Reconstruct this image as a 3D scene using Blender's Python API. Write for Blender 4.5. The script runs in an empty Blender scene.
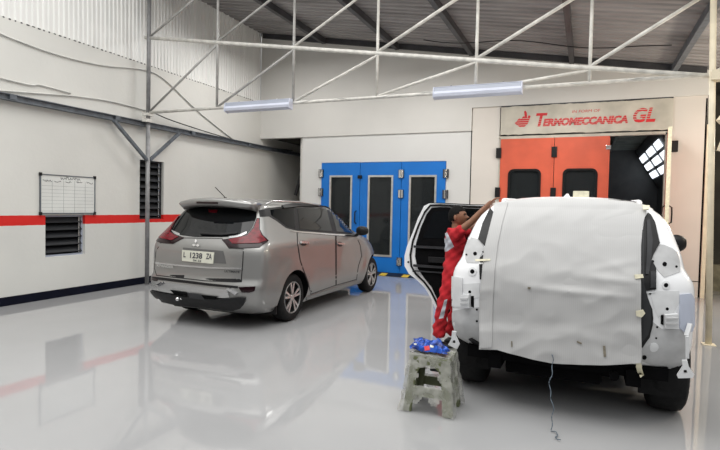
import bpy, bmesh, math, random
from mathutils import Vector, Matrix, geometry
from mathutils.bvhtree import BVHTree
R = math.radians
rnd = random.Random(7)
SC = bpy.context.scene
COL = SC.collection

# ------------------------------------------------------------------ camera
F_PX = 527.68; PITCH, ROLL, YAW = R(1.957), R(1.208), R(23.176); CAM = Vector((0, 0, 1.6))
def _cam_rows():
    cy, sy = math.cos(YAW), math.sin(YAW)
    W = Matrix(((cy, sy, 0), (0, 0, -1), (-sy, cy, 0)))
    cp, sp = math.cos(PITCH), math.sin(PITCH)
    Rx = Matrix(((1, 0, 0), (0, cp, -sp), (0, sp, cp)))
    cr, sr = math.cos(ROLL), math.sin(ROLL)
    Rz = Matrix(((cr, -sr, 0), (sr, cr, 0), (0, 0, 1)))
    return Rz @ Rx @ W
M = _cam_rows(); MT = M.transposed()
def ray(x, y): return (MT @ Vector(((x-360)/F_PX, (y-225)/F_PX, 1))).normalized()
def at_y(x, y, Y): d = ray(x, y); return CAM + d*(Y/d.y)
def at_x(x, y, X): d = ray(x, y); return CAM + d*(X/d.x)
def at_z(x, y, z=0.0): d = ray(x, y); return CAM + d*((z-CAM.z)/d.z)
cd = bpy.data.cameras.new('camera'); cam = bpy.data.objects.new('camera', cd); COL.objects.link(cam)
cd.sensor_width = 36; cd.lens = F_PX/720*36; cd.clip_start = 0.05
r0, r1, r2 = M[0], M[1], M[2]
cam.matrix_world = Matrix(((r0[0], -r1[0], -r2[0], 0), (r0[1], -r1[1], -r2[1], 0), (r0[2], -r1[2], -r2[2], CAM.z), (0, 0, 0, 1)))
SC.camera = cam

# ------------------------------------------------------------------ materials
def mat(name, col, rough=.5, metal=0., var=.06, vscale=3., bump=0., bscale=30., coat=0., spec=.5, trans=0., alpha=1., col2=None, detail=3., stretch=None, emit=0.):
    m = bpy.data.materials.new(name); m.use_nodes = True
    N = m.node_tree.nodes; L = m.node_tree.links; b = N['Principled BSDF']
    tc = N.new('ShaderNodeTexCoord'); src = tc.outputs['Object']
    if stretch:
        mp = N.new('ShaderNodeMapping'); mp.inputs['Scale'].default_value = stretch
        L.new(src, mp.inputs['Vector']); src = mp.outputs['Vector']
    n = N.new('ShaderNodeTexNoise'); n.inputs['Scale'].default_value = vscale; n.inputs['Detail'].default_value = detail
    L.new(src, n.inputs['Vector'])
    cr = N.new('ShaderNodeValToRGB'); e = cr.color_ramp.elements
    e[0].position = .35; e[1].position = .65
    c2 = col2 or [min(1, c*(1+var)) for c in col]
    e[0].color = (*[c*(1-var) for c in col], 1); e[1].color = (*c2, 1)
    L.new(n.outputs['Fac'], cr.inputs['Fac']); L.new(cr.outputs['Color'], b.inputs['Base Color'])
    b.inputs['Roughness'].default_value = rough; b.inputs['Metallic'].default_value = metal
    b.inputs['Specular IOR Level'].default_value = spec
    if coat: b.inputs['Coat Weight'].default_value = coat; b.inputs['Coat Roughness'].default_value = .04
    if trans: b.inputs['Transmission Weight'].default_value = trans
    if alpha < 1: b.inputs['Alpha'].default_value = alpha
    if emit: b.inputs['Emission Strength'].default_value = emit; L.new(cr.outputs['Color'], b.inputs['Emission Color'])
    if bump:
        n2 = N.new('ShaderNodeTexNoise'); n2.inputs['Scale'].default_value = bscale; n2.inputs['Detail'].default_value = 4
        L.new(src, n2.inputs['Vector'])
        bp = N.new('ShaderNodeBump'); bp.inputs['Strength'].default_value = bump; bp.inputs['Distance'].default_value = .01
        L.new(n2.outputs['Fac'], bp.inputs['Height']); L.new(bp.outputs['Normal'], b.inputs['Normal'])
    return m

def wall_mat():
    """white plaster, with the painted red stripe between 1.205 and 1.36 m"""
    m = mat('white_plaster_red_stripe', (.66, .655, .62), .75, var=.035, vscale=.8, bump=.25, bscale=14)
    N = m.node_tree.nodes; L = m.node_tree.links; b = N['Principled BSDF']
    old = b.inputs['Base Color'].links[0].from_socket
    tc = N.new('ShaderNodeTexCoord'); sx = N.new('ShaderNodeSeparateXYZ'); L.new(tc.outputs['Object'], sx.inputs[0])
    nz = N.new('ShaderNodeTexNoise'); nz.inputs['Scale'].default_value = 9; L.new(tc.outputs['Object'], nz.inputs['Vector'])
    ad = N.new('ShaderNodeMath'); ad.operation = 'MULTIPLY_ADD'; ad.inputs[1].default_value = .012; L.new(nz.outputs['Fac'], ad.inputs[0]); L.new(sx.outputs['Z'], ad.inputs[2])
    a = N.new('ShaderNodeMath'); a.operation = 'GREATER_THAN'; a.inputs[1].default_value = 1.211; L.new(ad.outputs[0], a.inputs[0])
    c = N.new('ShaderNodeMath'); c.operation = 'LESS_THAN'; c.inputs[1].default_value = 1.366; L.new(ad.outputs[0], c.inputs[0])
    ml = N.new('ShaderNodeMath'); ml.operation = 'MULTIPLY'; L.new(a.outputs[0], ml.inputs[0]); L.new(c.outputs[0], ml.inputs[1])
    mx = N.new('ShaderNodeMix'); mx.data_type = 'RGBA'; L.new(ml.outputs[0], mx.inputs[0]); L.new(old, mx.inputs[6]); mx.inputs[7].default_value = (.62, .012, .008, 1)
    L.new(mx.outputs[2], b.inputs['Base Color'])
    return m

def corr_mat(name, col, axis, scale, rough=.5, metal=.0, bumpd=.02, streak=.12):
    """corrugated sheet: ribs as bump, with grime streaks"""
    m = mat(name, col, rough, metal, var=streak, vscale=1.2, stretch=(1, 1, .25))
    return m

def glass_mat(name, tint, clear=.35, rough=.03):
    m = bpy.data.materials.new(name); m.use_nodes = True
    N = m.node_tree.nodes; L = m.node_tree.links; b = N['Principled BSDF']; out = N['Material Output']
    n = N.new('ShaderNodeTexNoise'); n.inputs['Scale'].default_value = 4
    mr = N.new('ShaderNodeMapRange'); mr.inputs[3].default_value = rough; mr.inputs[4].default_value = rough*2
    L.new(n.outputs['Fac'], mr.inputs[0]); L.new(mr.outputs[0], b.inputs['Roughness'])
    b.inputs['Base Color'].default_value = (*tint, 1)
    t = N.new('ShaderNodeBsdfTransparent'); t.inputs['Color'].default_value = (.5, .53, .55, 1)
    mx = N.new('ShaderNodeMixShader'); mx.inputs[0].default_value = clear
    L.new(b.outputs[0], mx.inputs[1]); L.new(t.outputs[0], mx.inputs[2]); L.new(mx.outputs[0], out.inputs['Surface'])
    return m

MT_ = {}
MT_['wall'] = wall_mat()
MT_['wallw'] = mat('white_plaster', (.64, .63, .60), .75, var=.04, vscale=.7, bump=.2, bscale=12)
MT_['wallwarm'] = mat('cream_white_plaster', (.66, .62, .57), .7, var=.04, vscale=.8, bump=.15, bscale=12)
MT_['panelw'] = mat('white_booth_panel', (.66, .66, .645), .45, var=.03, vscale=.6)
MT_['darkwall'] = mat('dark_olive_wall', (.035, .033, .025), .8, var=.4, vscale=2)  # very dark olive tone for the passage and the right bay
MT_['navy'] = mat('navy_skirting_paint', (.003, .004, .012), .7, var=.2, spec=.15)
MT_['clad'] = mat('white_corrugated_metal', (.78, .78, .76), .4, 0, var=.05, vscale=1.5, stretch=(1, 4, .3))
MT_['roof'] = mat('grey_corrugated_roof', (.28, .265, .26), .55, .0, var=.22, vscale=1.2, stretch=(.4, 2, 1))
MT_['rafter'] = mat('dark_grey_rafter', (.05, .05, .055), .5, var=.25)
MT_['steelblue'] = mat('blue_grey_painted_steel', (.12, .135, .155), .5, .2, var=.2, vscale=8)
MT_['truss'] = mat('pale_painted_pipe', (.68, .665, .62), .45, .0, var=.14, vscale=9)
MT_['trussshade'] = mat('shaded_painted_pipe', (.38, .375, .36), .5, var=.14, vscale=9)  # darker copy of the pale pipe paint, puts shade on the left bays
MT_['trussgrey'] = mat('grey_painted_pipe', (.24, .24, .245), .45, .2, var=.15, vscale=9)
MT_['cream'] = mat('cream_painted_steel', (.74, .66, .50), .5, var=.08, vscale=6)
MT_['light'] = mat('lavender_white_enamel', (.62, .65, .76), .3, var=.04)
MT_['lightdk'] = mat('lavender_grey_enamel', (.36, .39, .47), .3, var=.04)
MT_['blue'] = mat('blue_painted_door', (.003, .155, .55), .4, var=.06, vscale=1.5, bump=.05)
MT_['orange'] = mat('orange_painted_door', (.62, .105, .05), .5, var=.09, vscale=2.2, bump=.1)
MT_['sign'] = mat('weathered_sign_panel', (.50, .47, .40), .6, var=.14, vscale=2.5)
MT_['signred'] = mat('red_sign_lettering', (.55, .015, .02), .5, var=.08)
MT_['alu'] = mat('aluminium_trim', (.62, .61, .58), .3, .6, var=.08, vscale=12)
MT_['chrome'] = mat('chrome', (.75, .75, .76), .12, 1., var=.04)
MT_['black'] = mat('black_plastic', (.008, .008, .009), .45, var=.25, vscale=20, spec=.3)
MT_['blackm'] = mat('matt_black', (.003, .003, .0035), .9, var=.3, vscale=10, spec=.1)
MT_['rubber'] = mat('black_rubber', (.007, .007, .0075), .75, var=.2, vscale=30, spec=.25, bump=.3, bscale=80)
MT_['glassd'] = mat('tinted_car_glass', (.004, .005, .006), .04, var=.1, spec=.35)
MT_['booth_glass'] = glass_mat('dark_booth_glass', (.035, .04, .042), .5)
MT_['silver'] = mat('silver_car_paint', (.29, .288, .28), .40, .68, var=.015, vscale=2, coat=.7)
MT_['recess'] = mat('shadow_grey_paint', (.13, .13, .13), .45, .4, var=.03)
MT_['silverl'] = mat('bright_silver_paint', (.50, .50, .50), .25, .7, var=.02, coat=.5)
MT_['greyplas'] = mat('dark_grey_car_plastic', (.028, .029, .032), .45, .0, var=.1, vscale=12, spec=.3)
MT_['lampred'] = mat('red_tail_lamp', (.13, .002, .008), .2, var=.35, vscale=16, coat=.15, spec=.3, stretch=(1, 1, 3))
MT_['lampdark'] = mat('smoked_dark_red_lens', (.012, .001, .003), .15, var=.3, coat=.2, spec=.3)
MT_['plate'] = mat('cream_number_plate', (.62, .62, .53), .4, var=.05)
MT_['white'] = mat('white_car_paint', (.82, .83, .845), .3, var=.015, coat=.5)
MT_['primer'] = mat('grey_sanded_primer', (.47, .475, .48), .5, var=.09, vscale=9)
MT_['primerlt'] = mat('light_grey_primer', (.66, .67, .68), .45, var=.06, vscale=9)
MT_['fender'] = mat('bluish_white_fender', (.50, .54, .64), .4, var=.03)
MT_['tape'] = mat('cream_masking_tape', (.70, .66, .50), .7, var=.1, vscale=30)
MT_['skin'] = mat('brown_skin', (.23, .105, .06), .5, var=.1, vscale=20)
MT_['hair'] = mat('black_hair', (.004, .0035, .0035), .7, var=.3, vscale=60, bump=.5, bscale=90, spec=.15)
MT_['red'] = mat('red_work_clothes', (.44, .008, .016), .85, var=.16, vscale=9, bump=.5, bscale=16)
MT_['greycloth'] = mat('light_grey_cloth_panel', (.47, .49, .54), .8, var=.1, vscale=9)
MT_['olive'] = mat('olive_green_plastic', (.12, .135, .065), .5, var=.15, vscale=6)
MT_['bluebag'] = mat('blue_foil_packet', (.002, .012, .16), .25, .2, var=.5, vscale=26, col2=(.006, .09, .52))
MT_['ceilbar'] = mat('dark_green_grey_grid', (.22, .25, .235), .6, var=.2)
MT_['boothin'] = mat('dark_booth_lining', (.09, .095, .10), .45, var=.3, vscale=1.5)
MT_['lampon'] = mat('lit_booth_lamp', (.8, .85, .9), .4, var=.05, emit=1.8)
MT_['yellow'] = mat('yellow_hazard_paint', (.62, .42, .03), .6, var=.15, vscale=20)
MT_['wb'] = mat('whiteboard_surface', (.70, .715, .69), .25, var=.03)
MT_['ink'] = mat('dark_marker_ink', (.06, .06, .07), .7, var=.2)
MT_['gridline'] = mat('grey_ruled_line', (.33, .35, .35), .7, var=.1)
MT_['cable'] = mat('pale_cable', (.60, .60, .57), .6, var=.1)
MT_['string'] = mat('blue_grey_string', (.10, .13, .16), .8, var=.2, vscale=40)
MT_['ramp'] = mat('olive_brown_stone', (.20, .18, .12), .8, var=.3, vscale=6)

def floor_mat():
    m = mat('glossy_grey_epoxy', (.345, .347, .352), .10, var=.05, vscale=.5, spec=.55)
    N = m.node_tree.nodes; L = m.node_tree.links; b = N['Principled BSDF']
    tc = N.new('ShaderNodeTexCoord')
    n = N.new('ShaderNodeTexNoise'); n.inputs['Scale'].default_value = 1.6; n.inputs['Detail'].default_value = 3
    L.new(tc.outputs['Object'], n.inputs['Vector'])
    bp = N.new('ShaderNodeBump'); bp.inputs['Strength'].default_value = .06; bp.inputs['Distance'].default_value = .02
    L.new(n.outputs['Fac'], bp.inputs['Height']); L.new(bp.outputs['Normal'], b.inputs['Normal'])
    mr = N.new('ShaderNodeMapRange'); mr.inputs[3].default_value = .02; mr.inputs[4].default_value = .07
    L.new(n.outputs['Fac'], mr.inputs[0]); L.new(mr.outputs[0], b.inputs['Roughness'])
    return m
MT_['floor'] = floor_mat()

def cloth_mat():
    m = mat('white_woven_cover', (.47, .47, .468), .85, var=.012, vscale=2.5)
    N = m.node_tree.nodes; L = m.node_tree.links; b = N['Principled BSDF']
    old = b.inputs['Base Color'].links[0].from_socket
    tc = N.new('ShaderNodeTexCoord'); w = N.new('ShaderNodeTexWave'); w.bands_direction = 'X'
    w.inputs['Scale'].default_value = 22; w.inputs['Distortion'].default_value = .6; w.inputs['Detail'].default_value = 2
    L.new(tc.outputs['Object'], w.inputs['Vector'])
    mx = N.new('ShaderNodeMix'); mx.data_type = 'RGBA'; mx.blend_type = 'MULTIPLY'
    mr = N.new('ShaderNodeMapRange'); mr.inputs[3].default_value = 0; mr.inputs[4].default_value = .12; L.new(w.outputs['Fac'], mr.inputs[0])
    L.new(mr.outputs[0], mx.inputs[0]); L.new(old, mx.inputs[6]); mx.inputs[7].default_value = (.55, .55, .55, 1)
    L.new(mx.outputs[2], b.inputs['Base Color'])
    return m
MT_['cloth'] = cloth_mat()

def film_mat():
    m = bpy.data.materials.new('dusty_clear_film'); m.use_nodes = True
    N = m.node_tree.nodes; L = m.node_tree.links; b = N['Principled BSDF']; out = N['Material Output']
    b.inputs['Base Color'].default_value = (.52, .52, .48, 1); b.inputs['Roughness'].default_value = .14
    tc = N.new('ShaderNodeTexCoord'); n = N.new('ShaderNodeTexNoise'); n.inputs['Scale'].default_value = 11; n.inputs['Detail'].default_value = 2
    L.new(tc.outputs['Object'], n.inputs['Vector'])
    bp = N.new('ShaderNodeBump'); bp.inputs['Strength'].default_value = .6; bp.inputs['Distance'].default_value = .012
    L.new(n.outputs['Fac'], bp.inputs['Height']); L.new(bp.outputs['Normal'], b.inputs['Normal'])
    t = N.new('ShaderNodeBsdfTransparent'); mx = N.new('ShaderNodeMixShader')
    mr = N.new('ShaderNodeMapRange'); mr.inputs[1].default_value = .35; mr.inputs[2].default_value = .65; mr.inputs[3].default_value = .4; mr.inputs[4].default_value = .7
    L.new(n.outputs['Fac'], mr.inputs[0]); L.new(mr.outputs[0], mx.inputs[0])
    L.new(b.outputs[0], mx.inputs[1]); L.new(t.outputs[0], mx.inputs[2]); L.new(mx.outputs[0], out.inputs['Surface'])
    return m
MT_['film'] = film_mat()

# ------------------------------------------------------------------ object helpers
def tag(o, label=None, cat=None, group=None, kind=None):
    if label: o['label'] = label
    if cat: o['category'] = cat
    if group: o['group'] = group
    if kind: o['kind'] = kind
    return o
def empty(name, loc, rz=0):
    o = bpy.data.objects.new(name, None); COL.objects.link(o); o.location = loc; o.rotation_euler = (0, 0, rz)
    o.empty_display_size = .1
    return o
def link(name, me, m, parent=None, smooth=False):
    if m is not None:
        for k in (m if isinstance(m, (list, tuple)) else [m]): me.materials.append(MT_[k] if isinstance(k, str) else k)
    if smooth:
        me.polygons.foreach_set('use_smooth', [True]*len(me.polygons))
    o = bpy.data.objects.new(name, me); COL.objects.link(o)
    if parent: o.parent = parent
    return o
class MB:
    """collects shapes and links them as ONE mesh object"""
    def __init__(s): s.v = []; s.f = []
    def add(s, V, Fc):
        n = len(s.v); s.v += [tuple(p) for p in V]; s.f += [tuple(i+n for i in f) for f in Fc]; return s
    def box(s, x0, x1, y0, y1, z0, z1):
        return s.add([(x0,y0,z0),(x1,y0,z0),(x1,y1,z0),(x0,y1,z0),(x0,y0,z1),(x1,y0,z1),(x1,y1,z1),(x0,y1,z1)],
                     [(0,3,2,1),(4,5,6,7),(0,1,5,4),(1,2,6,5),(2,3,7,6),(3,0,4,7)])
    def bar(s, a, b, w, h=None, up=(0,0,1)):
        a = Vector(a); b = Vector(b); h = h or w; d = (b-a).normalized(); u = Vector(up)
        if abs(d.dot(u)) > .95: u = Vector((0, 1, 0))
        sx = d.cross(u).normalized()*w/2; sy = sx.cross(d).normalized()*h/2
        V = [p+i*sx+j*sy for p in (a, b) for i, j in ((-1,-1),(1,-1),(1,1),(-1,1))]
        return s.add(V, [(0,1,2,3),(7,6,5,4),(0,4,5,1),(1,5,6,2),(2,6,7,3),(3,7,4,0)])
    def tube(s, pts, r, n=8, caps=True):
        pts = [Vector(p) for p in pts]; V = []; Fc = []
        for i, p in enumerate(pts):
            d = (pts[min(i+1, len(pts)-1)] - pts[max(i-1, 0)]).normalized()
            u = Vector((0, 0, 1)) if abs(d.z) < .9 else Vector((0, 1, 0))
            a = d.cross(u).normalized(); b = a.cross(d).normalized()
            rr = r[i] if isinstance(r, (list, tuple)) else r
            for k in range(n):
                t = 2*math.pi*k/n; V.append(p + a*rr*math.cos(t) + b*rr*math.sin(t))
        for i in range(len(pts)-1):
            for k in range(n): Fc.append((i*n+k, i*n+(k+1)%n, (i+1)*n+(k+1)%n, (i+1)*n+k))
        if caps: Fc.append(tuple(range(n-1, -1, -1))); Fc.append(tuple(range((len(pts)-1)*n, len(pts)*n)))
        return s.add(V, Fc)
    def prism(s, poly, axis, a, b):
        """poly: list of 2D points; extruded along axis from a to b"""
        def P(u, v, w): return {'x': (w, u, v), 'y': (u, w, v), 'z': (u, v, w)}[axis]
        n = len(poly); V = [P(u, v, a) for u, v in poly] + [P(u, v, b) for u, v in poly]
        return s.add(V, [tuple(range(n)), tuple(range(2*n-1, n-1, -1))] + [(i, n+i, n+(i+1)%n, (i+1)%n) for i in range(n)])
    def lathe(s, prof, c, axis, n=32, caps=True, loop=False):
        """prof: (r, h) list around axis through c"""
        c = Vector(c); V = []; Fc = []
        ax = {'x': (Vector((0,1,0)), Vector((0,0,1)), Vector((1,0,0))), 'y': (Vector((1,0,0)), Vector((0,0,1)), Vector((0,1,0))), 'z': (Vector((1,0,0)), Vector((0,1,0)), Vector((0,0,1)))}[axis]
        for r, h in prof:
            for k in range(n):
                t = 2*math.pi*k/n; V.append(c + ax[0]*r*math.cos(t) + ax[1]*r*math.sin(t) + ax[2]*h)
        for i in range(len(prof)-1):
            for k in range(n): Fc.append((i*n+k, i*n+(k+1)%n, (i+1)*n+(k+1)%n, (i+1)*n+k))
        if loop:
            i = len(prof)-1
            for k in range(n): Fc.append((i*n+k, i*n+(k+1)%n, (k+1)%n, k))
        elif caps: Fc.append(tuple(range(n-1, -1, -1))); Fc.append(tuple(range((len(prof)-1)*n, len(prof)*n)))
        return s.add(V, Fc)
    def build(s, name, m, parent=None, smooth=False, bevel=0, fix=True):
        me = bpy.data.meshes.new(name); me.from_pydata(s.v, [], s.f); me.update()
        if fix:
            bm = bmesh.new(); bm.from_mesh(me); bmesh.ops.recalc_face_normals(bm, faces=bm.faces)
            if bevel: bmesh.ops.bevel(bm, geom=bm.edges[:], offset=bevel, segments=2, profile=.7, affect='EDGES')
            bm.to_mesh(me); bm.free()
        return link(name, me, m, parent, smooth)
def bx(name, m, parent, *d, bevel=0): return MB().box(*d).build(name, m, parent, bevel=bevel)
def struct(o): return tag(o, kind='structure')

def text_mesh(s, size=1, shear=0, extrude=0.0, bold=0.0, align='LEFT'):
    cu = bpy.data.curves.new('t', 'FONT'); cu.body = s; cu.size = size; cu.shear = shear; cu.extrude = extrude; cu.offset = bold; cu.align_x = align
    cu.resolution_u = 3
    o = bpy.data.objects.new('t', cu); COL.objects.link(o)
    dg = bpy.context.evaluated_depsgraph_get(); me = bpy.data.meshes.new_from_object(o.evaluated_get(dg))
    bpy.data.objects.remove(o); bpy.data.curves.remove(cu)
    return me

# rays onto a curved body ------------------------------------------------
def chaikin(P, n=1):
    for _ in range(n):
        Q = []
        for i, a in enumerate(P):
            b = P[(i+1) % len(P)]
            Q += [(.75*a[0]+.25*b[0], .75*a[1]+.25*b[1]), (.25*a[0]+.75*b[0], .25*a[1]+.75*b[1])]
        P = Q
    return P
def inside(p, P):
    c = False; j = len(P)-1
    for i in range(len(P)):
        if (P[i][1] > p[1]) != (P[j][1] > p[1]) and p[0] < (P[j][0]-P[i][0])*(p[1]-P[i][1])/(P[j][1]-P[i][1]) + P[i][0]: c = not c
        j = i
    return c
def grow(P, d):
    """offset a polygon outwards"""
    A = sum(P[i][0]*P[(i+1)%len(P)][1]-P[(i+1)%len(P)][0]*P[i][1] for i in range(len(P)))
    s = 1 if A > 0 else -1; Q = []
    for i in range(len(P)):
        a = Vector(P[i-1]); b = Vector(P[i]); c = Vector(P[(i+1) % len(P)])
        n1 = Vector(((b-a).y, -(b-a).x)); n2 = Vector(((c-b).y, -(c-b).x))
        if n1.length: n1.normalize()
        if n2.length: n2.normalize()
        n = n1+n2
        if n.length < 1e-5: n = n1
        n = n.normalized()/max(.5, n.normalized().dot(n1) if n1.length else 1)
        Q.append(tuple(b + n*d*s))
    return Q
class Surf:
    """a body surface in root-local coordinates"""
    def __init__(s, me, root):
        s.loc = Vector(root.location)
        s.t = BVHTree.FromPolygons([v.co.copy() for v in me.vertices], [tuple(p.vertices) for p in me.polygons])
    def pix(s, u, v):
        o = CAM - s.loc; d = ray(u, v); h = s.t.ray_cast(o, d)
        return (h[0], h[1], d, o)
    def rear(s, u, v): o = Vector((u, -6, v)); d = Vector((0, 1, 0)); h = s.t.ray_cast(o, d); return (h[0], h[1], d, o)
    def side(s, u, v): o = Vector((6, u, v)); d = Vector((-1, 0, 0)); h = s.t.ray_cast(o, d); return (h[0], h[1], d, o)
def patch(name, S, P, m, parent, mode='pix', off=.004, th=.012, step=2., smooth_n=0, mirror=False, depth=None, disp=None, nocull=False, plane_v=None):
    if smooth_n: P = chaikin(P, smooth_n)
    # resample edges
    Q = []
    for i, a in enumerate(P):
        b = P[(i+1) % len(P)]; l = math.hypot(b[0]-a[0], b[1]-a[1]); k = max(1, int(l/step))
        Q += [(a[0]+(b[0]-a[0])*t/k, a[1]+(b[1]-a[1])*t/k) for t in range(k)]
    nb = len(Q); pts = list(Q)
    x0 = min(p[0] for p in Q); x1 = max(p[0] for p in Q); y0 = min(p[1] for p in Q); y1 = max(p[1] for p in Q)
    sh = grow(Q, -.35*step)
    yy = y0+step*.5
    while yy < y1:
        xx = x0+step*.5
        while xx < x1:
            if inside((xx, yy), sh): pts.append((xx, yy))
            xx += step
        yy += step
    V2, E2, F2, *_ = geometry.delaunay_2d_cdt([Vector(p) for p in pts], [(i, (i+1) % nb) for i in range(nb)], [], 1, 1e-6)
    fn = getattr(S, mode); hits = [fn(p[0], p[1]) for p in V2]
    ds = sorted((h[0]-h[3]).length for h in hits if h[0] is not None)
    if ds: med = ds[len(ds)//2]
    else:
        print('patch misses', name, P[0]); o, d = hits[0][3], hits[0][2]
        med = min((S.t.find_nearest(o+d*(k*.03))[3], k*.03) for k in range(60, 330))[1]
    top = []; bot = []
    for (h, p) in zip(hits, V2):
        co, no, d, o = h
        if plane_v and p[1] > plane_v:
            t_ = min(1, (p[1]-plane_v)/8); g = o+d*((.0-o.y)/d.y)
            co = g if co is None or co.y > .1 else co.lerp(g, t_); no = Vector((0, -1, 0))
        if co is None or (depth and (co-o).length > med+depth):
            g = o + d*(med); nr = S.t.find_nearest(g)
            if not depth:
                for k in range(-25, 41):
                    n3 = S.t.find_nearest(o + d*(med+k*.08))
                    if n3[3] < nr[3]: nr = n3
            co, no = nr[0], nr[1]
            if depth: co = g
        if no.dot(d) > 0: no = -no
        if disp: no = (no+Vector((0, -4, .3))).normalized()
        e = off + (disp(p[0], p[1]) if disp else 0)
        top.append(co+no*e); bot.append(co+no*(off-th))
    V = top+bot; n = len(top); Fc = []
    cnt = {}
    for f in F2:
        for i in range(len(f)): a, b = f[i], f[(i+1) % len(f)]; cnt[(a, b)] = cnt.get((a, b), 0)+1
    for f in F2: Fc.append(tuple(f)); Fc.append(tuple(i+n for i in reversed(f)))
    for (a, b) in cnt:
        if (b, a) not in cnt: Fc.append((b, a, a+n, b+n))
    if mirror: V = [Vector((-p.x, p.y, p.z)) for p in V]
    mb = MB(); mb.add(V, Fc); o = mb.build(name, m, parent, smooth=True)
    bm = bmesh.new(); bm.from_mesh(o.data)
    for e in bm.edges:
        if len(e.link_faces) == 2 and e.calc_face_angle(0) > R(40): e.smooth = False
    bm.to_mesh(o.data); bm.free()
    return o
def text_on(name, S, s, TL, TR, BL, m, parent, off=.006, shear=0, bold=.01):
    """lettering that lies on the body; corners in picture pixels"""
    me = text_mesh(s, 1, shear, 0, bold)
    xs = [v.co.x for v in me.vertices]; ys = [v.co.y for v in me.vertices]
    x0, x1, y0, y1 = min(xs), max(xs), min(ys), max(ys)
    V = []
    for v in me.vertices:
        a = (v.co.x-x0)/(x1-x0); b = 1-(v.co.y-y0)/(y1-y0)
        u = TL[0]+(TR[0]-TL[0])*a+(BL[0]-TL[0])*b; w = TL[1]+(TR[1]-TL[1])*a+(BL[1]-TL[1])*b
        co, no, d, o = S.pix(u, w)
        if co is None: co, no, *_ = S.t.find_nearest(o+d*6)
        if no.dot(d) > 0: no = -no
        V.append(co+no*off)
    mb = MB(); mb.add(V, [tuple(p.vertices) for p in me.polygons])
    return mb.build(name, m, parent, fix=False)

def pchip(T, x):
    """monotone cubic through table T of (x, y)"""
    if x <= T[0][0]: return T[0][1]
    if x >= T[-1][0]: return T[-1][1]
    n = len(T); d = [(T[i+1][1]-T[i][1])/(T[i+1][0]-T[i][0]) for i in range(n-1)]
    m = [d[0]]+[0 if d[i-1]*d[i] <= 0 else 2*d[i-1]*d[i]/(d[i-1]+d[i]) for i in range(1, n-1)]+[d[-1]]
    for i in range(n-1):
        if x <= T[i+1][0]:
            h = T[i+1][0]-T[i][0]; t = (x-T[i][0])/h
            return (2*t**3-3*t*t+1)*T[i][1]+(t**3-2*t*t+t)*h*m[i]+(-2*t**3+3*t*t)*T[i+1][1]+(t**3-t*t)*h*m[i+1]
def vehicle_body(yr, yf, wd, zs, crown, dr, df, nr, nf, bulge, wheels, arch_r, ztop_dz=None, flare=.02, nt=18, ns=44):
    """closed shell of rings: rear profile yr(z), front profile yf(z), half width wd(z)"""
    def ring(z, k=1., zadd=0.):
        a, b, w = pchip(yr, z), pchip(yf, z), pchip(wd, z)
        Dr, Df = pchip(dr, z), pchip(df, z); half = []
        for i in range(nt+1):
            th = math.pi/2*i/nt; half.append((w*math.sin(th)**(2/nr), a+Dr*(1-math.cos(th)**(2/nr))))
        ya, yb = a+Dr, b-Df
        for i in range(1, ns): half.append((w, ya+(yb-ya)*i/ns))
        for i in range(nt+1):
            th = math.pi/2*(1-i/nt); half.append((w*math.sin(th)**(2/nf), b-Df*(1-math.cos(th)**(2/nf))))
        out = []
        ym = (a+b)/2; L = b-a
        for x, y in half:
            f = 1-bulge*((y-ym)/(L/2))**2
            x2 = x*f
            for wy in wheels:
                d = math.hypot(y-wy, z-.33)
                if x > w*.9 and d < arch_r+.22 and z < 1.0: x2 += flare*min(1, max(0, (arch_r+.22-d)/.14))
            out.append((x2, y))
        full = out + [(-x, y) for x, y in reversed(out[1:-1])]
        res = []
        for x, y in full:
            yy = ym+(y-ym)*(1-(1-k)*w/(L/2)*1.0)
            zz = z+zadd+(ztop_dz(y)*min(1, max(0, (z-1.15)/.4)) if ztop_dz else 0)
            res.append((x*k, yy, zz))
        return res
    V = []; Fc = []; n = None
    rings = [ring(z) for z in zs]
    for k in (.985, .95, .88, .78, .64, .48, .3, .12, .03):
        rings.append(ring(zs[-1], k, crown*(1-k**2.4)**.6))
    n = len(rings[0])
    for r_ in rings: V += r_
    for i in range(len(rings)-1):
        for j in range(n): Fc.append((i*n+j, i*n+(j+1)%n, (i+1)*n+(j+1)%n, (i+1)*n+j))
    # close both ends with ladders across the width
    def ladder(base, flip):
        h = n//2
        for j in range(h):
            a, b = base+j, base+j+1; c, d = base+(n-j-1) % n, base+(n-j) % n
            q = [a, b, c, d]; q2 = []
            for t in q:
                if t not in q2: q2.append(t)
            if len(q2) > 2: Fc.append(tuple(q2[::-1] if flip else q2))
    ladder(0, True); ladder((len(rings)-1)*n, False)
    me = bpy.data.meshes.new('b'); me.from_pydata(V, [], Fc); me.update()
    bm = bmesh.new(); bm.from_mesh(me); bmesh.ops.remove_doubles(bm, verts=bm.verts, dist=1e-5); bmesh.ops.recalc_face_normals(bm, faces=bm.faces); bm.to_mesh(me); bm.free()
    return me
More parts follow.
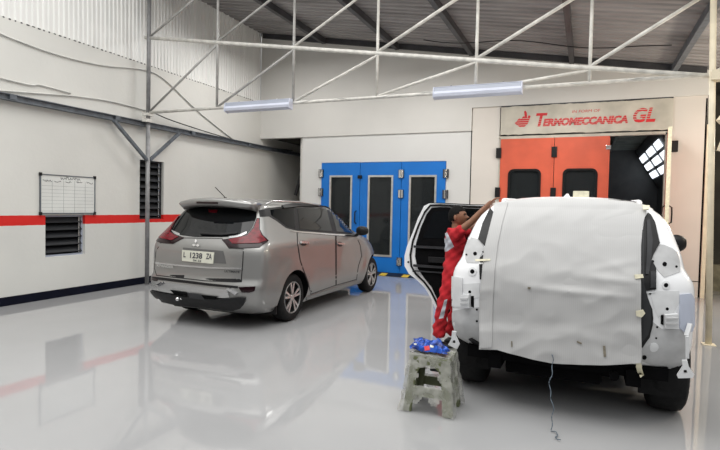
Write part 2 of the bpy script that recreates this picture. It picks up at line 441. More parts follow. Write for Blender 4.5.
def cut(me, cutters, mats):
    """boolean the shell with cutter meshes (wheel wells), keeping the cutter's material inside"""
    for k in mats: me.materials.append(MT_[k])
    o = bpy.data.objects.new('tmp', me); COL.objects.link(o); tmp = [o]
    for c in cutters:
        cme = bpy.data.meshes.new('c'); cme.from_pydata(c.v, [], c.f)
        bm = bmesh.new(); bm.from_mesh(cme); bmesh.ops.recalc_face_normals(bm, faces=bm.faces); bm.to_mesh(cme); bm.free()
        for k in mats: cme.materials.append(MT_[k])
        cme.polygons.foreach_set('material_index', [len(mats)-1]*len(cme.polygons))
        co = bpy.data.objects.new('tmpc', cme); COL.objects.link(co); tmp.append(co)
        md = o.modifiers.new('b', 'BOOLEAN'); md.object = co; md.operation = 'DIFFERENCE'; md.solver = 'EXACT'
        try: md.material_mode = 'INDEX'
        except Exception: pass
    dg = bpy.context.evaluated_depsgraph_get(); out = bpy.data.meshes.new_from_object(o.evaluated_get(dg))
    for t in tmp: bpy.data.objects.remove(t)
    return out

def wheel(root, x, y, z, rad, width, side, spokes=5, mtl='alloy', rimr=None):
    """side = +1: outer face points to +x"""
    w = empty('wheel', (0, 0, 0)); w.parent = root; w.location = (x, y, z)
    h = width/2; rimr = rimr or rad*.66
    s = side
    MB().lathe([(rimr, -h*s), (rad*.86, -h*s), (rad*.97, -h*.82*s), (rad, -h*.5*s), (rad, h*.5*s), (rad*.97, h*.82*s), (rad*.88, h*s), (rimr*1.02, h*.96*s), (rimr*.98, h*.75*s)], (0, 0, 0), 'x', 40, loop=True).build('tyre', 'rubber', w, smooth=True)
    MB().lathe([(rimr*1.0, -h*.9*s), (rimr*1.0, h*.8*s), (rimr*.93, h*.8*s), (rimr*.90, h*.1*s), (rimr*.1, h*.05*s), (rimr*.1, -h*.1*s), (rimr*.9, -h*.2*s), (rimr*.92, -h*.9*s)], (0, 0, 0), 'x', 40, loop=True).build('rim', 'alloy_dark', w)
    MB().lathe([(rimr*1.01, h*.82*s), (rimr*1.01, h*.99*s), (rimr*.955, h*.97*s), (rimr*.94, h*.8*s)], (0, 0, 0), 'x', 40, loop=True).build('rim_lip', 'alloy_ring', w, smooth=True)
    for k in range(spokes):
        mb = MB()
        for dk in (-.20, .20):
            a0 = 2*math.pi*k/spokes + math.pi/2; a1 = a0+dk
            def P_(a, r, o): return Vector((0, math.cos(a), math.sin(a)))*r + Vector((0, -math.sin(a), math.cos(a)))*o + Vector((h*.78*s, 0, 0))
            w0, w1 = rimr*.055, rimr*.075
            q = [P_(a0+dk*.5, rimr*.16, -w0), P_(a0+dk*.5, rimr*.16, w0), P_(a1, rimr*.95, w1), P_(a1, rimr*.95, -w1)]
            q2 = [p+Vector((h*.14*s, 0, 0)) for p in q]
            mb.add(q+q2, [(0,1,2,3),(7,6,5,4),(0,4,5,1),(1,5,6,2),(2,6,7,3),(3,7,4,0)])
        mb.build('spoke', 'alloy', w)
    MB().lathe([(rimr*.21, h*.1*s), (rimr*.21, h*.88*s), (rimr*.13, h*.95*s)], (0, 0, 0), 'x', 20).build('hub_cap', 'alloy', w)
    return w
MT_['alloy'] = mat('machined_alloy', (.55, .55, .54), .3, .7, var=.05)
MT_['alloy_ring'] = mat('alloy_rim_edge', (.30, .30, .30), .35, .6, var=.05)
MT_['alloy_dark'] = mat('black_wheel_inner', (.015, .015, .016), .5, .2, var=.1)
MT_['oldsteel'] = mat('dusty_steel_wheel', (.10, .10, .10), .6, .3, var=.2)

# ================================================================== SETTING
LW = -7.97; BW = 11.85; TY = 7.77
def roof_z(x): return 4.66-.172*x
def wall_holes(mb, axis, face, back, u0, u1, z0, z1, holes):
    us = sorted({u0, u1, *[h[0] for h in holes], *[h[1] for h in holes]}); zs = sorted({z0, z1, *[h[2] for h in holes], *[h[3] for h in holes]})
    for i in range(len(us)-1):
        for j in range(len(zs)-1):
            a, b, c, d = us[i], us[i+1], zs[j], zs[j+1]
            if any(h[0] <= a and b <= h[1] and h[2] <= c and d <= h[3] for h in holes): continue
            if axis == 'x': mb.box(min(face, back), max(face, back), a, b, c, d)
            else: mb.box(a, b, min(face, back), max(face, back), c, d)
    return mb
struct(bx('floor', 'floor', None, -8.3, 9, -9, 17.3, -.2, 0))
W1 = (5.79, 6.52, .68, 1.36); W2 = (7.73, 8.36, 1.27, 2.43)
struct(wall_holes(MB(), 'x', LW, LW-.18, -3, 14.4, 0, 4.29, [W1, W2]).build('wall_left', 'wall', None))
struct(bx('baseboard_left', 'navy', None, LW-.02, LW+.006, -3, 14.3, .001, .135))
# corrugated cladding over the plaster wall
mb = MB(); prof = []
n = 0; y = -2.9; P = .09
while y < 11.85:
    prof += [(y, 0), (y+P*.40, 0), (y+P*.55, .018), (y+P*.85, .018)]; y += P
V = []; Fc = []
for (yy, xx) in prof: V += [(LW-.05+xx, yy, 4.275), (LW-.06+xx, yy, 6.12)]
for i in range(len(prof)-1): Fc.append((2*i, 2*i+2, 2*i+3, 2*i+1))
nn = len(V); V += [(v[0]-.006, v[1], v[2]) for v in V]
Fc2 = [tuple(i+nn for i in reversed(f)) for f in Fc]
Fc2 += [(i, i+1, i+1+nn, i+nn) for i in (0, nn-2)] + [(2*i, 2*i+nn, 2*i+2+nn, 2*i+2) for i in range(len(prof)-1)] + [(2*i+1, 2*i+3, 2*i+3+nn, 2*i+1+nn) for i in range(len(prof)-1)]
mb.add(V, Fc+Fc2); struct(mb.build('wall_left_cladding', 'clad', None))
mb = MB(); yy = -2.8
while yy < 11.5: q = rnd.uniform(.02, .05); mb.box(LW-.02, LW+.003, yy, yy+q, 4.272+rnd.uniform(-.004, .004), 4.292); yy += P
struct(mb.build('cladding_shadow', 'rafter', None))  # dark dashes stand in for the shadow line along the sheet ends
def louvre(n, Y0, Y1, z0, z1, slats, pitch):
    w = empty('window_%d' % n, (LW-.09, (Y0+Y1)/2, z0)); struct(w); hw = (Y1-Y0)/2; H = z1-z0
    fr = MB(); t = .03
    for a, b, c, d in ((-hw, -hw+t, 0, H), (hw-t, hw, 0, H), (-hw+t, hw-t, 0, t), (-hw+t, hw-t, H-t, H)): fr.box(-.03, .03, a, b, c, d)
    fr.build('window_frame', 'lightdk' if n == 1 else 'greyplas', w)
    bx('dark_pane', 'blackm', w, -.085, -.075, -hw, hw, 0, H)
    for i in range(slats):
        z = t + (i+.6)*(H-2*t)/slats; s = MB()
        s.add([(.05, -hw+t, z-pitch), (-.05, -hw+t, z+pitch), (-.05, hw-t, z+pitch), (.05, hw-t, z-pitch), (.05, -hw+t, z-pitch+.012), (-.05, -hw+t, z+pitch+.012), (-.05, hw-t, z+pitch+.012), (.05, hw-t, z-pitch+.012)],
              [(0,1,2,3),(7,6,5,4),(0,4,5,1),(1,5,6,2),(2,6,7,3),(3,7,4,0)])
        s.build('louvre_slat', 'greyplas', w)
    bx('operating_rod', 'alu', w, .035, .043, hw-.09, hw-.075, .04, H-.04)
louvre(1, *W1, 5, .045); louvre(2, *W2, 8, .05)

# back wall pieces
pr_ = [(-7.97, 3.345), (-2.41, 3.345), (-2.41, 3.855), (2.05, 3.855), (2.05, roof_z(2.05)+.02), (-7.97, roof_z(-7.97)+.02)]
struct(MB().prism(pr_, 'y', BW-.04, BW+.14).build('wall_back', 'wallw', None))
DX0, DX1, DZ = -6.15, -2.965, 2.69
struct(wall_holes(MB(), 'y', BW, BW+.12, -6.72, -2.41, 0, 3.345, [(DX0, DX1, 0, DZ)]).build('wall_back_lower', 'panelw', None))
OX0, OX1 = -1.80, 1.47
struct(wall_holes(MB(), 'y', BW, BW+.12, -2.40, 2.05, 0, 3.855, [(OX0, OX1, 0, 3.83)]).build('wall_back_right', 'wallwarm', None))
struct(bx('trim_1', 'blackm', None, -2.418, -2.398, BW-.004, BW+.1, 0, 3.345))
struct(MB().box(1.50, 2.05, BW-.003, BW, .295, .31).build('trim_2', 'greyplas', None))
struct(bx('trim_3', 'blackm', None, 2.02, 2.045, BW-.006, BW, 0, 3.80))
struct(bx('trim_4', 'cream', None, 2.05, 2.12, BW-.05, BW+.14, 0, 3.3))
# passage left of the booth
struct(bx('wall_passage', 'wallw', None, -6.84, -6.72, BW+.12, 14.3, 0, 3.345))
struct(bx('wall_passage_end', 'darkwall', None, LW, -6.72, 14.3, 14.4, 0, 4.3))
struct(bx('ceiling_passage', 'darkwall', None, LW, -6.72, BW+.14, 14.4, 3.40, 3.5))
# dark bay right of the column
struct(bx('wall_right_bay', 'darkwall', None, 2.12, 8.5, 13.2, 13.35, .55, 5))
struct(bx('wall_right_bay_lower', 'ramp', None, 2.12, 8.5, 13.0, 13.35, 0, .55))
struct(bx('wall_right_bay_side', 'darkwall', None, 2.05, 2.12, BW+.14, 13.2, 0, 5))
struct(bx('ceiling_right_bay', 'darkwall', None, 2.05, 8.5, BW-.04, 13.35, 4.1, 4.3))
# roof sheet with ribs running down the slope
V = []; Fc = []; y = 7.3; prof = []
while y < 13.4: prof += [(y, 0), (y+.10, 0), (y+.125, .025), (y+.175, .025)]; y += .2
for (yy, dz) in prof:
    for x in (-8.2, 8.6): V.append((x, yy, roof_z(x)+.06+dz))
for i in range(len(prof)-1): Fc.append((2*i, 2*i+1, 2*i+3, 2*i+2))
nn = len(V); V += [(a, b, c+.012) for a, b, c in V]; Fc += [tuple(i+nn for i in reversed(f)) for f in Fc] + [(0, nn, nn+1, 1), (nn-2, nn-1, 2*nn-1, 2*nn-2)]
struct(MB().add(V, Fc).build('ceiling', 'roof', None))
for x, w in ((-6.1, 'above the passage end of the back wall'), (-4.18, 'above the blue doors'), (-2.44, 'above the joint between the blue and orange booths'), (-.375, 'above the middle of the red lettered sign'), (1.46, 'above the right end of the sign')):
    z = roof_z(x)
    o = MB().box(-.045, .045, 0, BW-TY, -.10, .035).build('roof_rafter', 'rafter' if x != 1.46 else 'steelblue', None); o.location = (x, TY-.1, z)
    tag(o, 'dark steel rafter under the corrugated roof, '+w, 'rafter', 'rafters under the roof')
o = MB().add([(-7.9, 0, roof_z(-7.9)-.07), (2.0, 0, roof_z(2.0)-.07), (2.0, 0, roof_z(2.0)+.05), (-7.9, 0, roof_z(-7.9)+.05), (-7.9, .05, roof_z(-7.9)-.07), (2.0, .05, roof_z(2.0)-.07), (2.0, .05, roof_z(2.0)+.05), (-7.9, .05, roof_z(-7.9)+.05)],
             [(0,3,2,1),(4,5,6,7),(0,1,5,4),(1,2,6,5),(2,3,7,6),(3,0,4,7)]).build('trim_5', 'rafter', None); o.location = (0, BW-.1, 0); struct(o)

# --- roof truss
tr = empty('roof_truss', (0, TY, 3.3)); tag(tr, 'pale pipe lattice truss spanning the workshop above both cars', 'truss')
def tb(name, a, b, r, m='truss', n=10):
    return MB().tube([(a[0], a[1] if len(a) > 2 else 0, a[-1]-3.3), (b[0], b[1] if len(b) > 2 else 0, b[-1]-3.3)], r, n).build(name, m, tr, smooth=True)
def mid(x): return 3.525-.157*x
def topc(x): return 4.60-.165*x
tb('lower_chord', (LW+.08, 3.325), (1.42, 3.33), .026)
tb('middle_chord', (LW+.08, mid(LW+.08)), (2.9, mid(2.9)), .033)
tb('top_chord', (LW+.08, topc(LW+.08)), (2.9, topc(2.9)), .036)
nodes = [-7.78, -6.18, -4.60, -3.09, -1.54, -.02, 1.36]
for x in nodes[1:-1]: tb('vertical_strut', (x, 3.33), (x, topc(x)), .023, 'trussshade' if x < -4 else 'truss')
for i in range(6):
    a, b = nodes[i], nodes[i+1]
    if i < 5: tb('diagonal_strut', (a, 3.34), (b, mid(b)-.03), .021, 'trussshade' if i < 2 else 'truss')
    tb('diagonal_strut', (a, mid(a)+.02), (b, topc(b)), .021 if i < 3 else .025, 'trussshade' if i < 2 else 'truss')
tb('diagonal_strut', (1.36, mid(1.36)+.02), (2.8, topc(2.8)), .025)
pts = [(x, .03*math.sin(x*9), .035+.014*math.sin(x*13)) for x in [-4.5+i*.06 for i in range(95)]]
MB().tube(pts, .006, 5).build('taped_cable', 'cable', tr)
# --- posts
pl = empty('steel_post', (LW+.172, TY-.01, 0)); tag(pl, 'grey steel post with forked braces against the left wall', 'post')
MB().tube([(0, 0, 0.01), (0, 0, 3.09)], .040, 14).build('pipe_shaft', 'trussgrey', pl, smooth=True)
MB().tube([(0, 0, 3.09), (.01, 0, 5.9)], .038, 14).build('upper_shaft', 'trussgrey', pl, smooth=True)
MB().bar((.01, -.04, 2.42), (.0, -.80, 3.05), .06, .05).build('brace', 'steelblue', pl)
MB().bar((.01, .04, 2.42), (.0, .84, 3.04), .06, .05).build('brace', 'steelblue', pl)
bx('base_plate', 'trussgrey', pl, -.08, .08, -.08, .08, .001, .012)
MB().box(-.07, .07, -.08, .08, 3.26, 3.31).box(-.04, .05, -.11, .06, 3.14, 3.20).build('welded_bracket', 'truss', pl)
pr2 = empty('steel_post', (1.43, 7.60, 0)); tag(pr2, 'cream steel post standing at the right beside the white stripped car', 'post')
MB().tube([(0, 0, .01), (-.105, 0, 4.30)], .036, 14).build('pipe_shaft', 'cream', pr2, smooth=True)
MB().bar((.02, .02, 2.72), (.52, .3, 3.40), .07, .07).build('brace', 'cream', pr2)
MB().bar((.04, -.02, 2.36), (.34, -.02, 3.42), .09, .06).build('brace', 'cream', pr2)
bx('base_plate', 'cream', pr2, -.07, .07, -.07, .07, .001, .012)
bx('welded_bracket', 'cream', pr2, -.10, .16, -.06, .10, 3.22, 3.34)
# --- long beam on the left wall
bm_ = empty('wall_beam', (LW+.07, 0, 3.12)); tag(bm_, 'long blue-grey steel beam running along the left wall', 'beam')
MB().box(-.05, .05, 2, 14.2, .028, .04).box(-.05, .05, 2, 14.2, -.055, -.043).box(-.008, .008, 2, 14.2, -.044, .03).build('beam_profile', 'steelblue', bm_)
for y in (5.2, 7.1, 9.1, 11.2, 13): bx('clamp_plate', 'steelblue', bm_, -.052, .056, y-.05, y+.05, -.04, .026)
# passage steel
MB().bar((-7.80, 13.40, 1.9), (-7.49, 13.40, 3.0), .07).build('b', 'rafter')
pb = bpy.data.objects['b']; pb.name = 'brace'
o = MB().tube([(-7.45, 13.4, 0.0), (-7.45, 13.4, 3.39)], .045, 10).build('passage_post', 'rafter'); tag(o, 'dark braced steel post inside the passage left of the white booth wall', 'post'); pb.parent = o
# --- cables on the left wall
def cable(pts, label, r=.013, m='cable', nm='wall_cable'):
    P = []
    for i in range(len(pts)-1):
        for t in range(6): P.append(Vector(pts[i]).lerp(Vector(pts[i+1]), t/6))
    P.append(Vector(pts[-1]))
    for _ in range(6): P = [P[0]]+[(P[i-1]+P[i]*2+P[i+1])/4 for i in range(1, len(P)-1)]+[P[-1]]
    o = MB().tube(P, r, 6).build(nm, m, None, smooth=True); tag(o, label, 'cable', None); return o
X = LW+.02
cable([(X, 3.2, 4.3), (X, 5.08, 4.01), (X, 5.87, 3.95), (X, 6.8, 3.985), (X, 7.9, 4.2), (X, 8.35, 4.12), (X, 9.28, 3.65), (X, 10.6, 3.18)], 'pale sagging cable on the left wall just under the corrugated sheets')
cable([(X, 3.2, 3.0), (X, 5.08, 3.19), (X, 6.22, 3.355), (X, 7.03, 3.42), (X, 7.93, 3.39)], 'pale cable bowing just above the blue-grey wall beam', .012)
cable([(X, 3.8, 3.44), (X, 5.08, 3.375), (X, 5.6, 3.37), (X, 5.62, 3.42), (X, 6.22, 3.39)], 'short pale conduit on the left wall ending in a black tip', .012)
cable([(X+.08, 8.0, 3.36), (X+.05, 8.4, 3.30), (X+.03, 9.8, 3.20), (X+.03, 11.5, 3.12), (X+.02, 13.4, 3.2)], 'black cable sagging from the grey post along the wall to the passage', .011, 'black')
Pc = [(-3.2+i*.4, 10.6-.05*i, roof_z(-3.2+i*.4)-.14-.05*math.sin(i)) for i in range(12)]
cable(Pc, 'thin black cable strung under the grey roof between the rafters', .009, 'black', 'roof_cable')

# --- strip lights on the truss
def strip_light(x0, x1, z, label):
    L = x1-x0; e = empty('strip_light', (x0, TY-.075, z)); tag(e, label, 'light fixture', 'strip lights on the truss')
    MB().prism([(-.04, .075), (.04, .075), (.04, -.02), (-.02, -.02), (-.055, .015)], 'x', 0, L).build('housing', 'lightdk', e)
    MB().prism([(-.058, .016), (-.02, -.02), (.03, -.075), (.02, -.09), (-.06, -.06), (-.075, -.02)], 'x', .0, L).build('reflector', 'light', e)
    for x in (-.012, L): MB().prism([(-.05, .085), (.045, .085), (.045, -.095), (-.07, -.075), (-.08, 0)], 'x', x, x+.012).build('end_cap', 'light', e)
    MB().box(.0, L, -.045, .045, .075, .083).build('top_rail', 'light', e)
    for x in (L*.2, L*.8): bx('hanging_clip', 'chrome', e, x-.012, x+.012, -.02, .06, .083, .10)
strip_light(-5.9, -4.6, 3.30, 'lavender-white strip light hanging on the truss above the silver car')
strip_light(-2.13, -.885, 3.31, 'lavender-white strip light hanging on the truss near the red lettered sign')

# --- whiteboard
wy0, wy1, wz0, wz1 = 5.68, 6.70, 1.385, 2.02; W_, H_ = wy1-wy0, wz1-wz0
wb = empty('whiteboard', (LW+.012, wy0, wz0)); tag(wb, 'ruled whiteboard with faint handwriting hung above the louvred window', 'whiteboard')
bx('writing_surface', 'wb', wb, 0, .012, .01, W_-.01, .01, H_-.01)
MB().box(0, .022, 0, .016, 0, H_).box(0, .022, W_-.016, W_, 0, H_).box(0, .022, .016, W_-.016, H_-.014, H_).box(0, .022, .016, W_-.016, 0, .016).build('board_frame', 'steelblue', wb)
for y, z in ((.01, H_-.01), (W_-.01, H_-.01), (.01, 0), (W_-.01, 0)): bx('corner_cap', 'black', wb, 0, .028, y-.02, y+.02, z-.02, z+.03)
mb = MB()
for i in range(1, 5): y = W_*i/5+.005; mb.box(.012, .0135, y-.002, y+.002, .02, H_-.09)
for i in range(8): z = .045+i*.058; mb.box(.012, .0135, .03, W_-.03, z-.002, z+.002)
mb.build('ruled_grid', 'gridline', wb)
mb = MB()
def scrib(y, z, w, h):
    k = int(w/.012); P = [(.0145, y+w*i/k, z+h*rnd.uniform(-.5, .5)) for i in range(k+1)]
    mb.tube(P, .0035, 4)
scrib(.36, H_-.05, .36, .05)
for i, w in enumerate((.15, .11, .10, .11, .12)): scrib(.05+i*.2, H_-.105, w, .035)
mb.build('handwriting', 'ink', wb)

# --- blue spray-booth doors
bd = empty('booth_door_set', (DX0, BW, 0)); tag(bd, 'bright blue three-leaf booth doors with tall framed windows', 'door')
W_ = DX1-DX0
def px_x(x, y, Y=BW): return at_y(x, y, Y).x-DX0
seams = [0, px_x(360.4, 180), px_x(401.6, 180), W_]
wins = [(px_x(330, 180), px_x(352.7, 180), .42), (px_x(368.5, 180), px_x(393.6, 180), .42), (px_x(409.5, 180), px_x(437, 180), .42)]
for i in range(3):
    a, b = seams[i]+.006, seams[i+1]-.006; wa, wb_, z0 = wins[i]; z1 = 2.37; z0 += .0
    lf = wall_holes(MB(), 'y', -.02, .03, a, b, .03, DZ-.01, [(wa, wb_, z0, z1)]).build('door_leaf', 'blue', bd)
    t = .045; fr = MB()
    for q in ((wa, wa+t, z0, z1), (wb_-t, wb_, z0, z1), (wa+t, wb_-t, z0, z0+t), (wa+t, wb_-t, z1-t, z1)): fr.box(q[0], q[1], -.034, .034, q[2], q[3])
    fr.build('window_trim', 'alu', lf)
    bx('glass_pane', 'booth_glass', lf, wa+t, wb_-t, .0, .008, z0+t, z1-t)
for x, z in ((.0, 2.42), (0, 1.95), (seams[2], 2.40), (seams[2], 1.93), (seams[2], .33), (W_, 2.40), (W_, 1.93), (0, .33)):
    MB().box(x-.055, x-.018, -.06, -.015, z-.09, z+.09).box(x+.018, x+.055, -.06, -.015, z-.09, z+.09).tube([(x, -.05, z-.1), (x, -.05, z+.1)], .022, 8).build('hinge', 'chrome', bd)
    MB().box(x-.062, x-.045, -.055, -.012, z-.1, z+.1).box(x+.045, x+.062, -.055, -.012, z-.1, z+.1).build('hinge_shadow_gap', 'black', bd)
bx('door_latch', 'black', bd, seams[1]-.05, seams[1]+.05, -.06, -.01, 2.29, 2.37)
MB().tube([(seams[1]-.09, -.02, 1.50), (seams[1]-.09, -.09, 1.48), (seams[1]-.09, -.09, 1.22), (seams[1]-.09, -.02, 1.20)], .016, 8).build('door_handle', 'black', bd)
th = MB().prism([(-.32, .004), (-.02, .05), (.0, .05), (0, .004)], 'x', .0, W_).build('floor_threshold', 'black', None)
th.location = (DX0, BW-.025, 0); tag(th, 'black sloping threshold strip with yellow patches in front of the blue doors', 'threshold')
for x in (.35, 1.0, 1.72, 2.27, 2.85): MB().prism([(-.30, .008), (-.12, .037), (-.10, .042), (-.28, .013)], 'x', x, x+.16).build('yellow_patch', 'yellow', th)
# booth room behind the blue doors
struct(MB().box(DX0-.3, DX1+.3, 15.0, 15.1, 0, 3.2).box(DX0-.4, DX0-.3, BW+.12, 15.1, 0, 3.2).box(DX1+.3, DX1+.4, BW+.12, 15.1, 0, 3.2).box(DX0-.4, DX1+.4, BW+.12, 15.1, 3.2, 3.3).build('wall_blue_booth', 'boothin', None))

# --- orange spray booth
ob = empty('booth_door_set', (OX0, BW, 0)); tag(ob, 'faded orange booth doors with rounded windows, right leaf swung open', 'door')
def opx(x): return at_y(x, 165, BW).x-OX0
def rrect(x0, x1, z0, z1, r, n=5):
    P = []
    for cx, cz, a0 in ((x1-r, z1-r, 0), (x0+r, z1-r, 90), (x0+r, z0+r, 180), (x1-r, z0+r, 270)):
        for k in range(n+1): a = R(a0+90*k/n); P.append((cx+r*math.cos(a), cz+r*math.sin(a)))
    return P
def holed_leaf(x0, x1, z0, z1, hole, y0, y1):
    pts = [(x0, z0), (x1, z0), (x1, z1), (x0, z1)]; nb = 4; h = hole
    V2, _, F2, *_r = geometry.delaunay_2d_cdt([Vector(p) for p in pts+h], [(0,1),(1,2),(2,3),(3,0)]+[(4+i, 4+(i+1) % len(h)) for i in range(len(h))], [], 1, 1e-6)
    F2 = [f for f in F2 if not inside((sum(V2[i].x for i in f)/3, sum(V2[i].y for i in f)/3), h)]
    V = [(p.x, y0, p.y) for p in V2]+[(p.x, y1, p.y) for p in V2]; n = len(V2); Fc = [tuple(f) for f in F2]+[tuple(i+n for i in reversed(f)) for f in F2]; c = {}
    for f in F2:
        for i in range(3): c[(f[i], f[(i+1) % 3])] = 1
    for (a, b) in c:
        if (b, a) not in c: Fc.append((b, a, a+n, b+n))
    return MB().add(V, Fc)
oz = 3.16
lv = [(0.03, opx(554)), (opx(554), opx(609.5))]; ow = [(opx(508.5), opx(541.5)), (opx(563), opx(598))]
for i in range(2):
    a, b = lv[i]; a += .006; b -= .006; hp = rrect(ow[i][0], ow[i][1], 1.35, 2.49, .12)
    lf = holed_leaf(a, b, .03, oz-.02, hp, -.03, .03).build('door_leaf', 'orange', ob)
    hi = rrect(ow[i][0]+.045, ow[i][1]-.045, 1.395, 2.445, .09); n = len(hp)
    V = [(x, y, z) for y in (-.045, .035) for x, z in hp]+[(x, y, z) for y in (-.045, .035) for x, z in hi]
    Fc = []
    for k in range(n):
        k2 = (k+1) % n; Fc += [(k, k2, 2*n+k2, 2*n+k), (n+k2, n+k, 3*n+k, 3*n+k2), (k2, k, n+k, n+k2), (2*n+k, 2*n+k2, 3*n+k2, 3*n+k)]
    MB().add(V, Fc).build('window_gasket', 'rubber', lf)
    MB().prism(hi, 'y', .0, .008).build('glass_pane', 'booth_glass', lf)
    bx('door_edge_strip', 'orange', lf, b-.05, b-.035, -.037, -.03, .03, oz-.03)
for x, z in ((.0, 2.84), (0, 1.98), (lv[0][1], 2.84), (lv[0][1], 1.98), (OX1-OX0+.06, 2.90)):
    bx('hinge', 'black', ob, x-.055, x+.055, -.06, -.031, z-.11, z+.11, bevel=.006)
bx('door_latch', 'chrome', ob, lv[1][1]-.08, lv[1][1]+.02, -.06, -.03, 2.87, 2.95, bevel=.01)
of = MB().box(0, .03, -.02, .05, 0, oz).box(OX1-OX0-.10, OX1-OX0, -.02, .08, 0, oz+.02).box(0, OX1-OX0, -.02, .06, oz-.02, oz+.04).build('door_frame', 'sign', ob)
lx = OX1-OX0
def leafbox(nm, m, par, t0, t1, e0, e1, z0=.03, z1=None):
    A = Vector((lx-.045, -.03)); B = Vector((lx-.15, -1.03)); d = B-A; q = Vector((-d.y, d.x)).normalized()
    P = [A+d*t0+q*e0, A+d*t1+q*e0, A+d*t1+q*e1, A+d*t0+q*e1]
    return MB().prism([tuple(p) for p in P], 'z', z0, z1 or oz-.02).build(nm, m, par)
ol = leafbox('door_leaf', 'orange', ob, 0, 1, -.03, .03)
leafbox('leaf_edge', 'tape', ol, 1.001, 1.012, -.032, .032)
for sx in (-1, 1):
    x = lx-.142+sx*.03
    MB().tube([(x, -.95, 1.74), (x+sx*.045, -.95, 1.71), (x+sx*.05, -.95, 1.58), (x+sx*.045, -.95, 1.44), (x, -.95, 1.41)], .014, 8).build('door_handle', 'black', ol)
ol['label'] = 'open orange leaf seen edge-on'
# booth interior
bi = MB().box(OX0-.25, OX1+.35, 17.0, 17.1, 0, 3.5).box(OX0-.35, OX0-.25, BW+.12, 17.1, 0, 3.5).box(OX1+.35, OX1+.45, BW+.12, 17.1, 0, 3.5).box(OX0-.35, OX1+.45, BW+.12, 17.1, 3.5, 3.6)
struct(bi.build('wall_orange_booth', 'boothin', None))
mb = MB()
for i in range(9): y = 12.2+i*.55; mb.box(OX0-.2, OX1+.3, y, y+.06, 3.36, 3.42)
for i in range(5): x = OX0+.2+i*.72; mb.box(x, x+.05, 12.0, 16.9, 3.34, 3.40)
cg = mb.build('ceiling_grid', 'ceilbar', None); tag(cg, 'dark steel filter grid across the ceiling inside the orange booth', 'ceiling grid')
mb = MB(); mb.add([(OX1+.34, 12.1, 2.35), (OX1+.34, 16.9, 2.35), (OX1-.25, 16.9, 3.33), (OX1-.25, 12.1, 3.33), (OX1+.34, 12.1, 2.30), (OX1+.34, 16.9, 2.30), (OX1-.21, 16.9, 3.36), (OX1-.21, 12.1, 3.36)], [(0,1,2,3),(7,6,5,4),(0,4,5,1),(1,5,6,2),(2,6,7,3),(3,7,4,0)])
fx = mb.build('booth_light_bank', 'boothin', None); tag(fx, 'slanted bank of lit lamps inside the open orange booth', 'light fixture')
A = Vector((OX1+.34, 0, 2.35)); B = Vector((OX1-.25, 0, 3.33)); nv = (B-A).normalized().cross(Vector((0, 1, 0))); nv = nv if nv.x < 0 else -nv
for y0, y1 in ((12.5, 13.35), (13.75, 14.9), (15.4, 16.7)):
    for j in range(3):
        t0 = .22+j*.22; t1 = t0+.15
        q = [A.lerp(B, t)+Vector((0, yy, 0))+nv*e for e in (.012, .03) for t, yy in ((t0, y0), (t0, y1), (t1, y1), (t1, y0))]
        MB().add(q, [(0,1,2,3),(7,6,5,4),(0,4,5,1),(1,5,6,2),(2,6,7,3),(3,7,4,0)]).build('lit_tube_panel', 'lampon', fx)

# --- sign
sg = empty('sign_panel', (-1.775, BW-.03, 3.225)); tag(sg, 'long grey-beige sign panel with red lettering above the orange doors', 'sign')
SW, SH = 1.475+1.775, .61
V = []; n = 40
top = [(SW*i/n, SH-.004+rnd.uniform(-.012, .006)) for i in range(n+1)]; bot = [(SW*i/n, .0+rnd.uniform(-.008, .012)) for i in range(n+1)]
MB().prism(bot+top[::-1], 'y', -.02, .028).build('panel_board', 'sign', sg)
MB().prism([(SW*i/n, SH+rnd.uniform(-.012, .0)) for i in range(n+1)]+[(SW, SH+.02), (0, SH+.02)], 'y', -.018, .03).build('dark_upper_edge', 'rafter', sg)
def sign_text(name, s, x, z, h, w, shear, bold=.02, m='signred'):
    me = text_mesh(s, 1, shear, .0, bold); xs = [v.co.x for v in me.vertices]; ys = [v.co.y for v in me.vertices]
    x0, x1, y0, y1 = min(xs), max(xs), min(ys), max(ys); k = len(me.vertices)
    V = [(x+(v.co.x-x0)/(x1-x0)*w, -.023, z+(v.co.y-y0)/(y1-y0)*h) for v in me.vertices]
    return MB().add(V, [tuple(p.vertices) for p in me.polygons]).build(name, m, sg, fix=False)
def sx_(px): return at_y(px, 118, BW-.04).x+1.775
def sz_(px, py): return at_y(px, py, BW-.04).z-3.225
sign_text('lettering', 'T', sx_(536), sz_(540, 126.5), sz_(545, 113)-sz_(540, 126.5), sx_(547.5)-sx_(536), .22, .03)
sign_text('lettering', 'ERMOMECCANICA', sx_(543), sz_(545, 126.5), .165, sx_(628)-sx_(543), .2, .06)
sign_text('lettering', 'GL', sx_(633), sz_(640, 122.6), sz_(640, 108.3)-sz_(640, 122.8), sx_(655.5)-sx_(633), .25, .035)
sign_text('small_lettering', 'IN FORM OF', sx_(572), sz_(585, 112.5), .055, sx_(600)-sx_(572), .1, 0)
mb = MB()
for i in range(4): mb.box(sx_(535), sx_(629), -.027, -.025, .178+i*.042, .183+i*.042)
for i in range(6): mb.box(sx_(632), sx_(656), -.027, -.025, .222+i*.046, .234+i*.046)
mb.build('speed_lines', 'sign', sg)
hx = sx_(515); hz = sz_(520, 127)
hand = [(0, .10), (.05, .05), (.12, .0), (.24, .0), (.32, .08), (.36, .20), (.38, .26), (.33, .28), (.30, .20), (.285, .34), (.25, .40), (.22, .38), (.235, .25), (.20, .26), (.16, .20), (.11, .22), (.07, .18), (.05, .14)]
MB().prism([(hx+a*.62/.38*.52, hz+b*.86) for a, b in hand], 'y', -.024, -.021).build('hand_emblem', 'signred', sg)
mb = MB()
for i in range(4): mb.box(hx+.03, hx+.3, -.027, -.025, hz+.035+i*.045, hz+.044+i*.045)
mb.build('speed_lines', 'sign', sg)

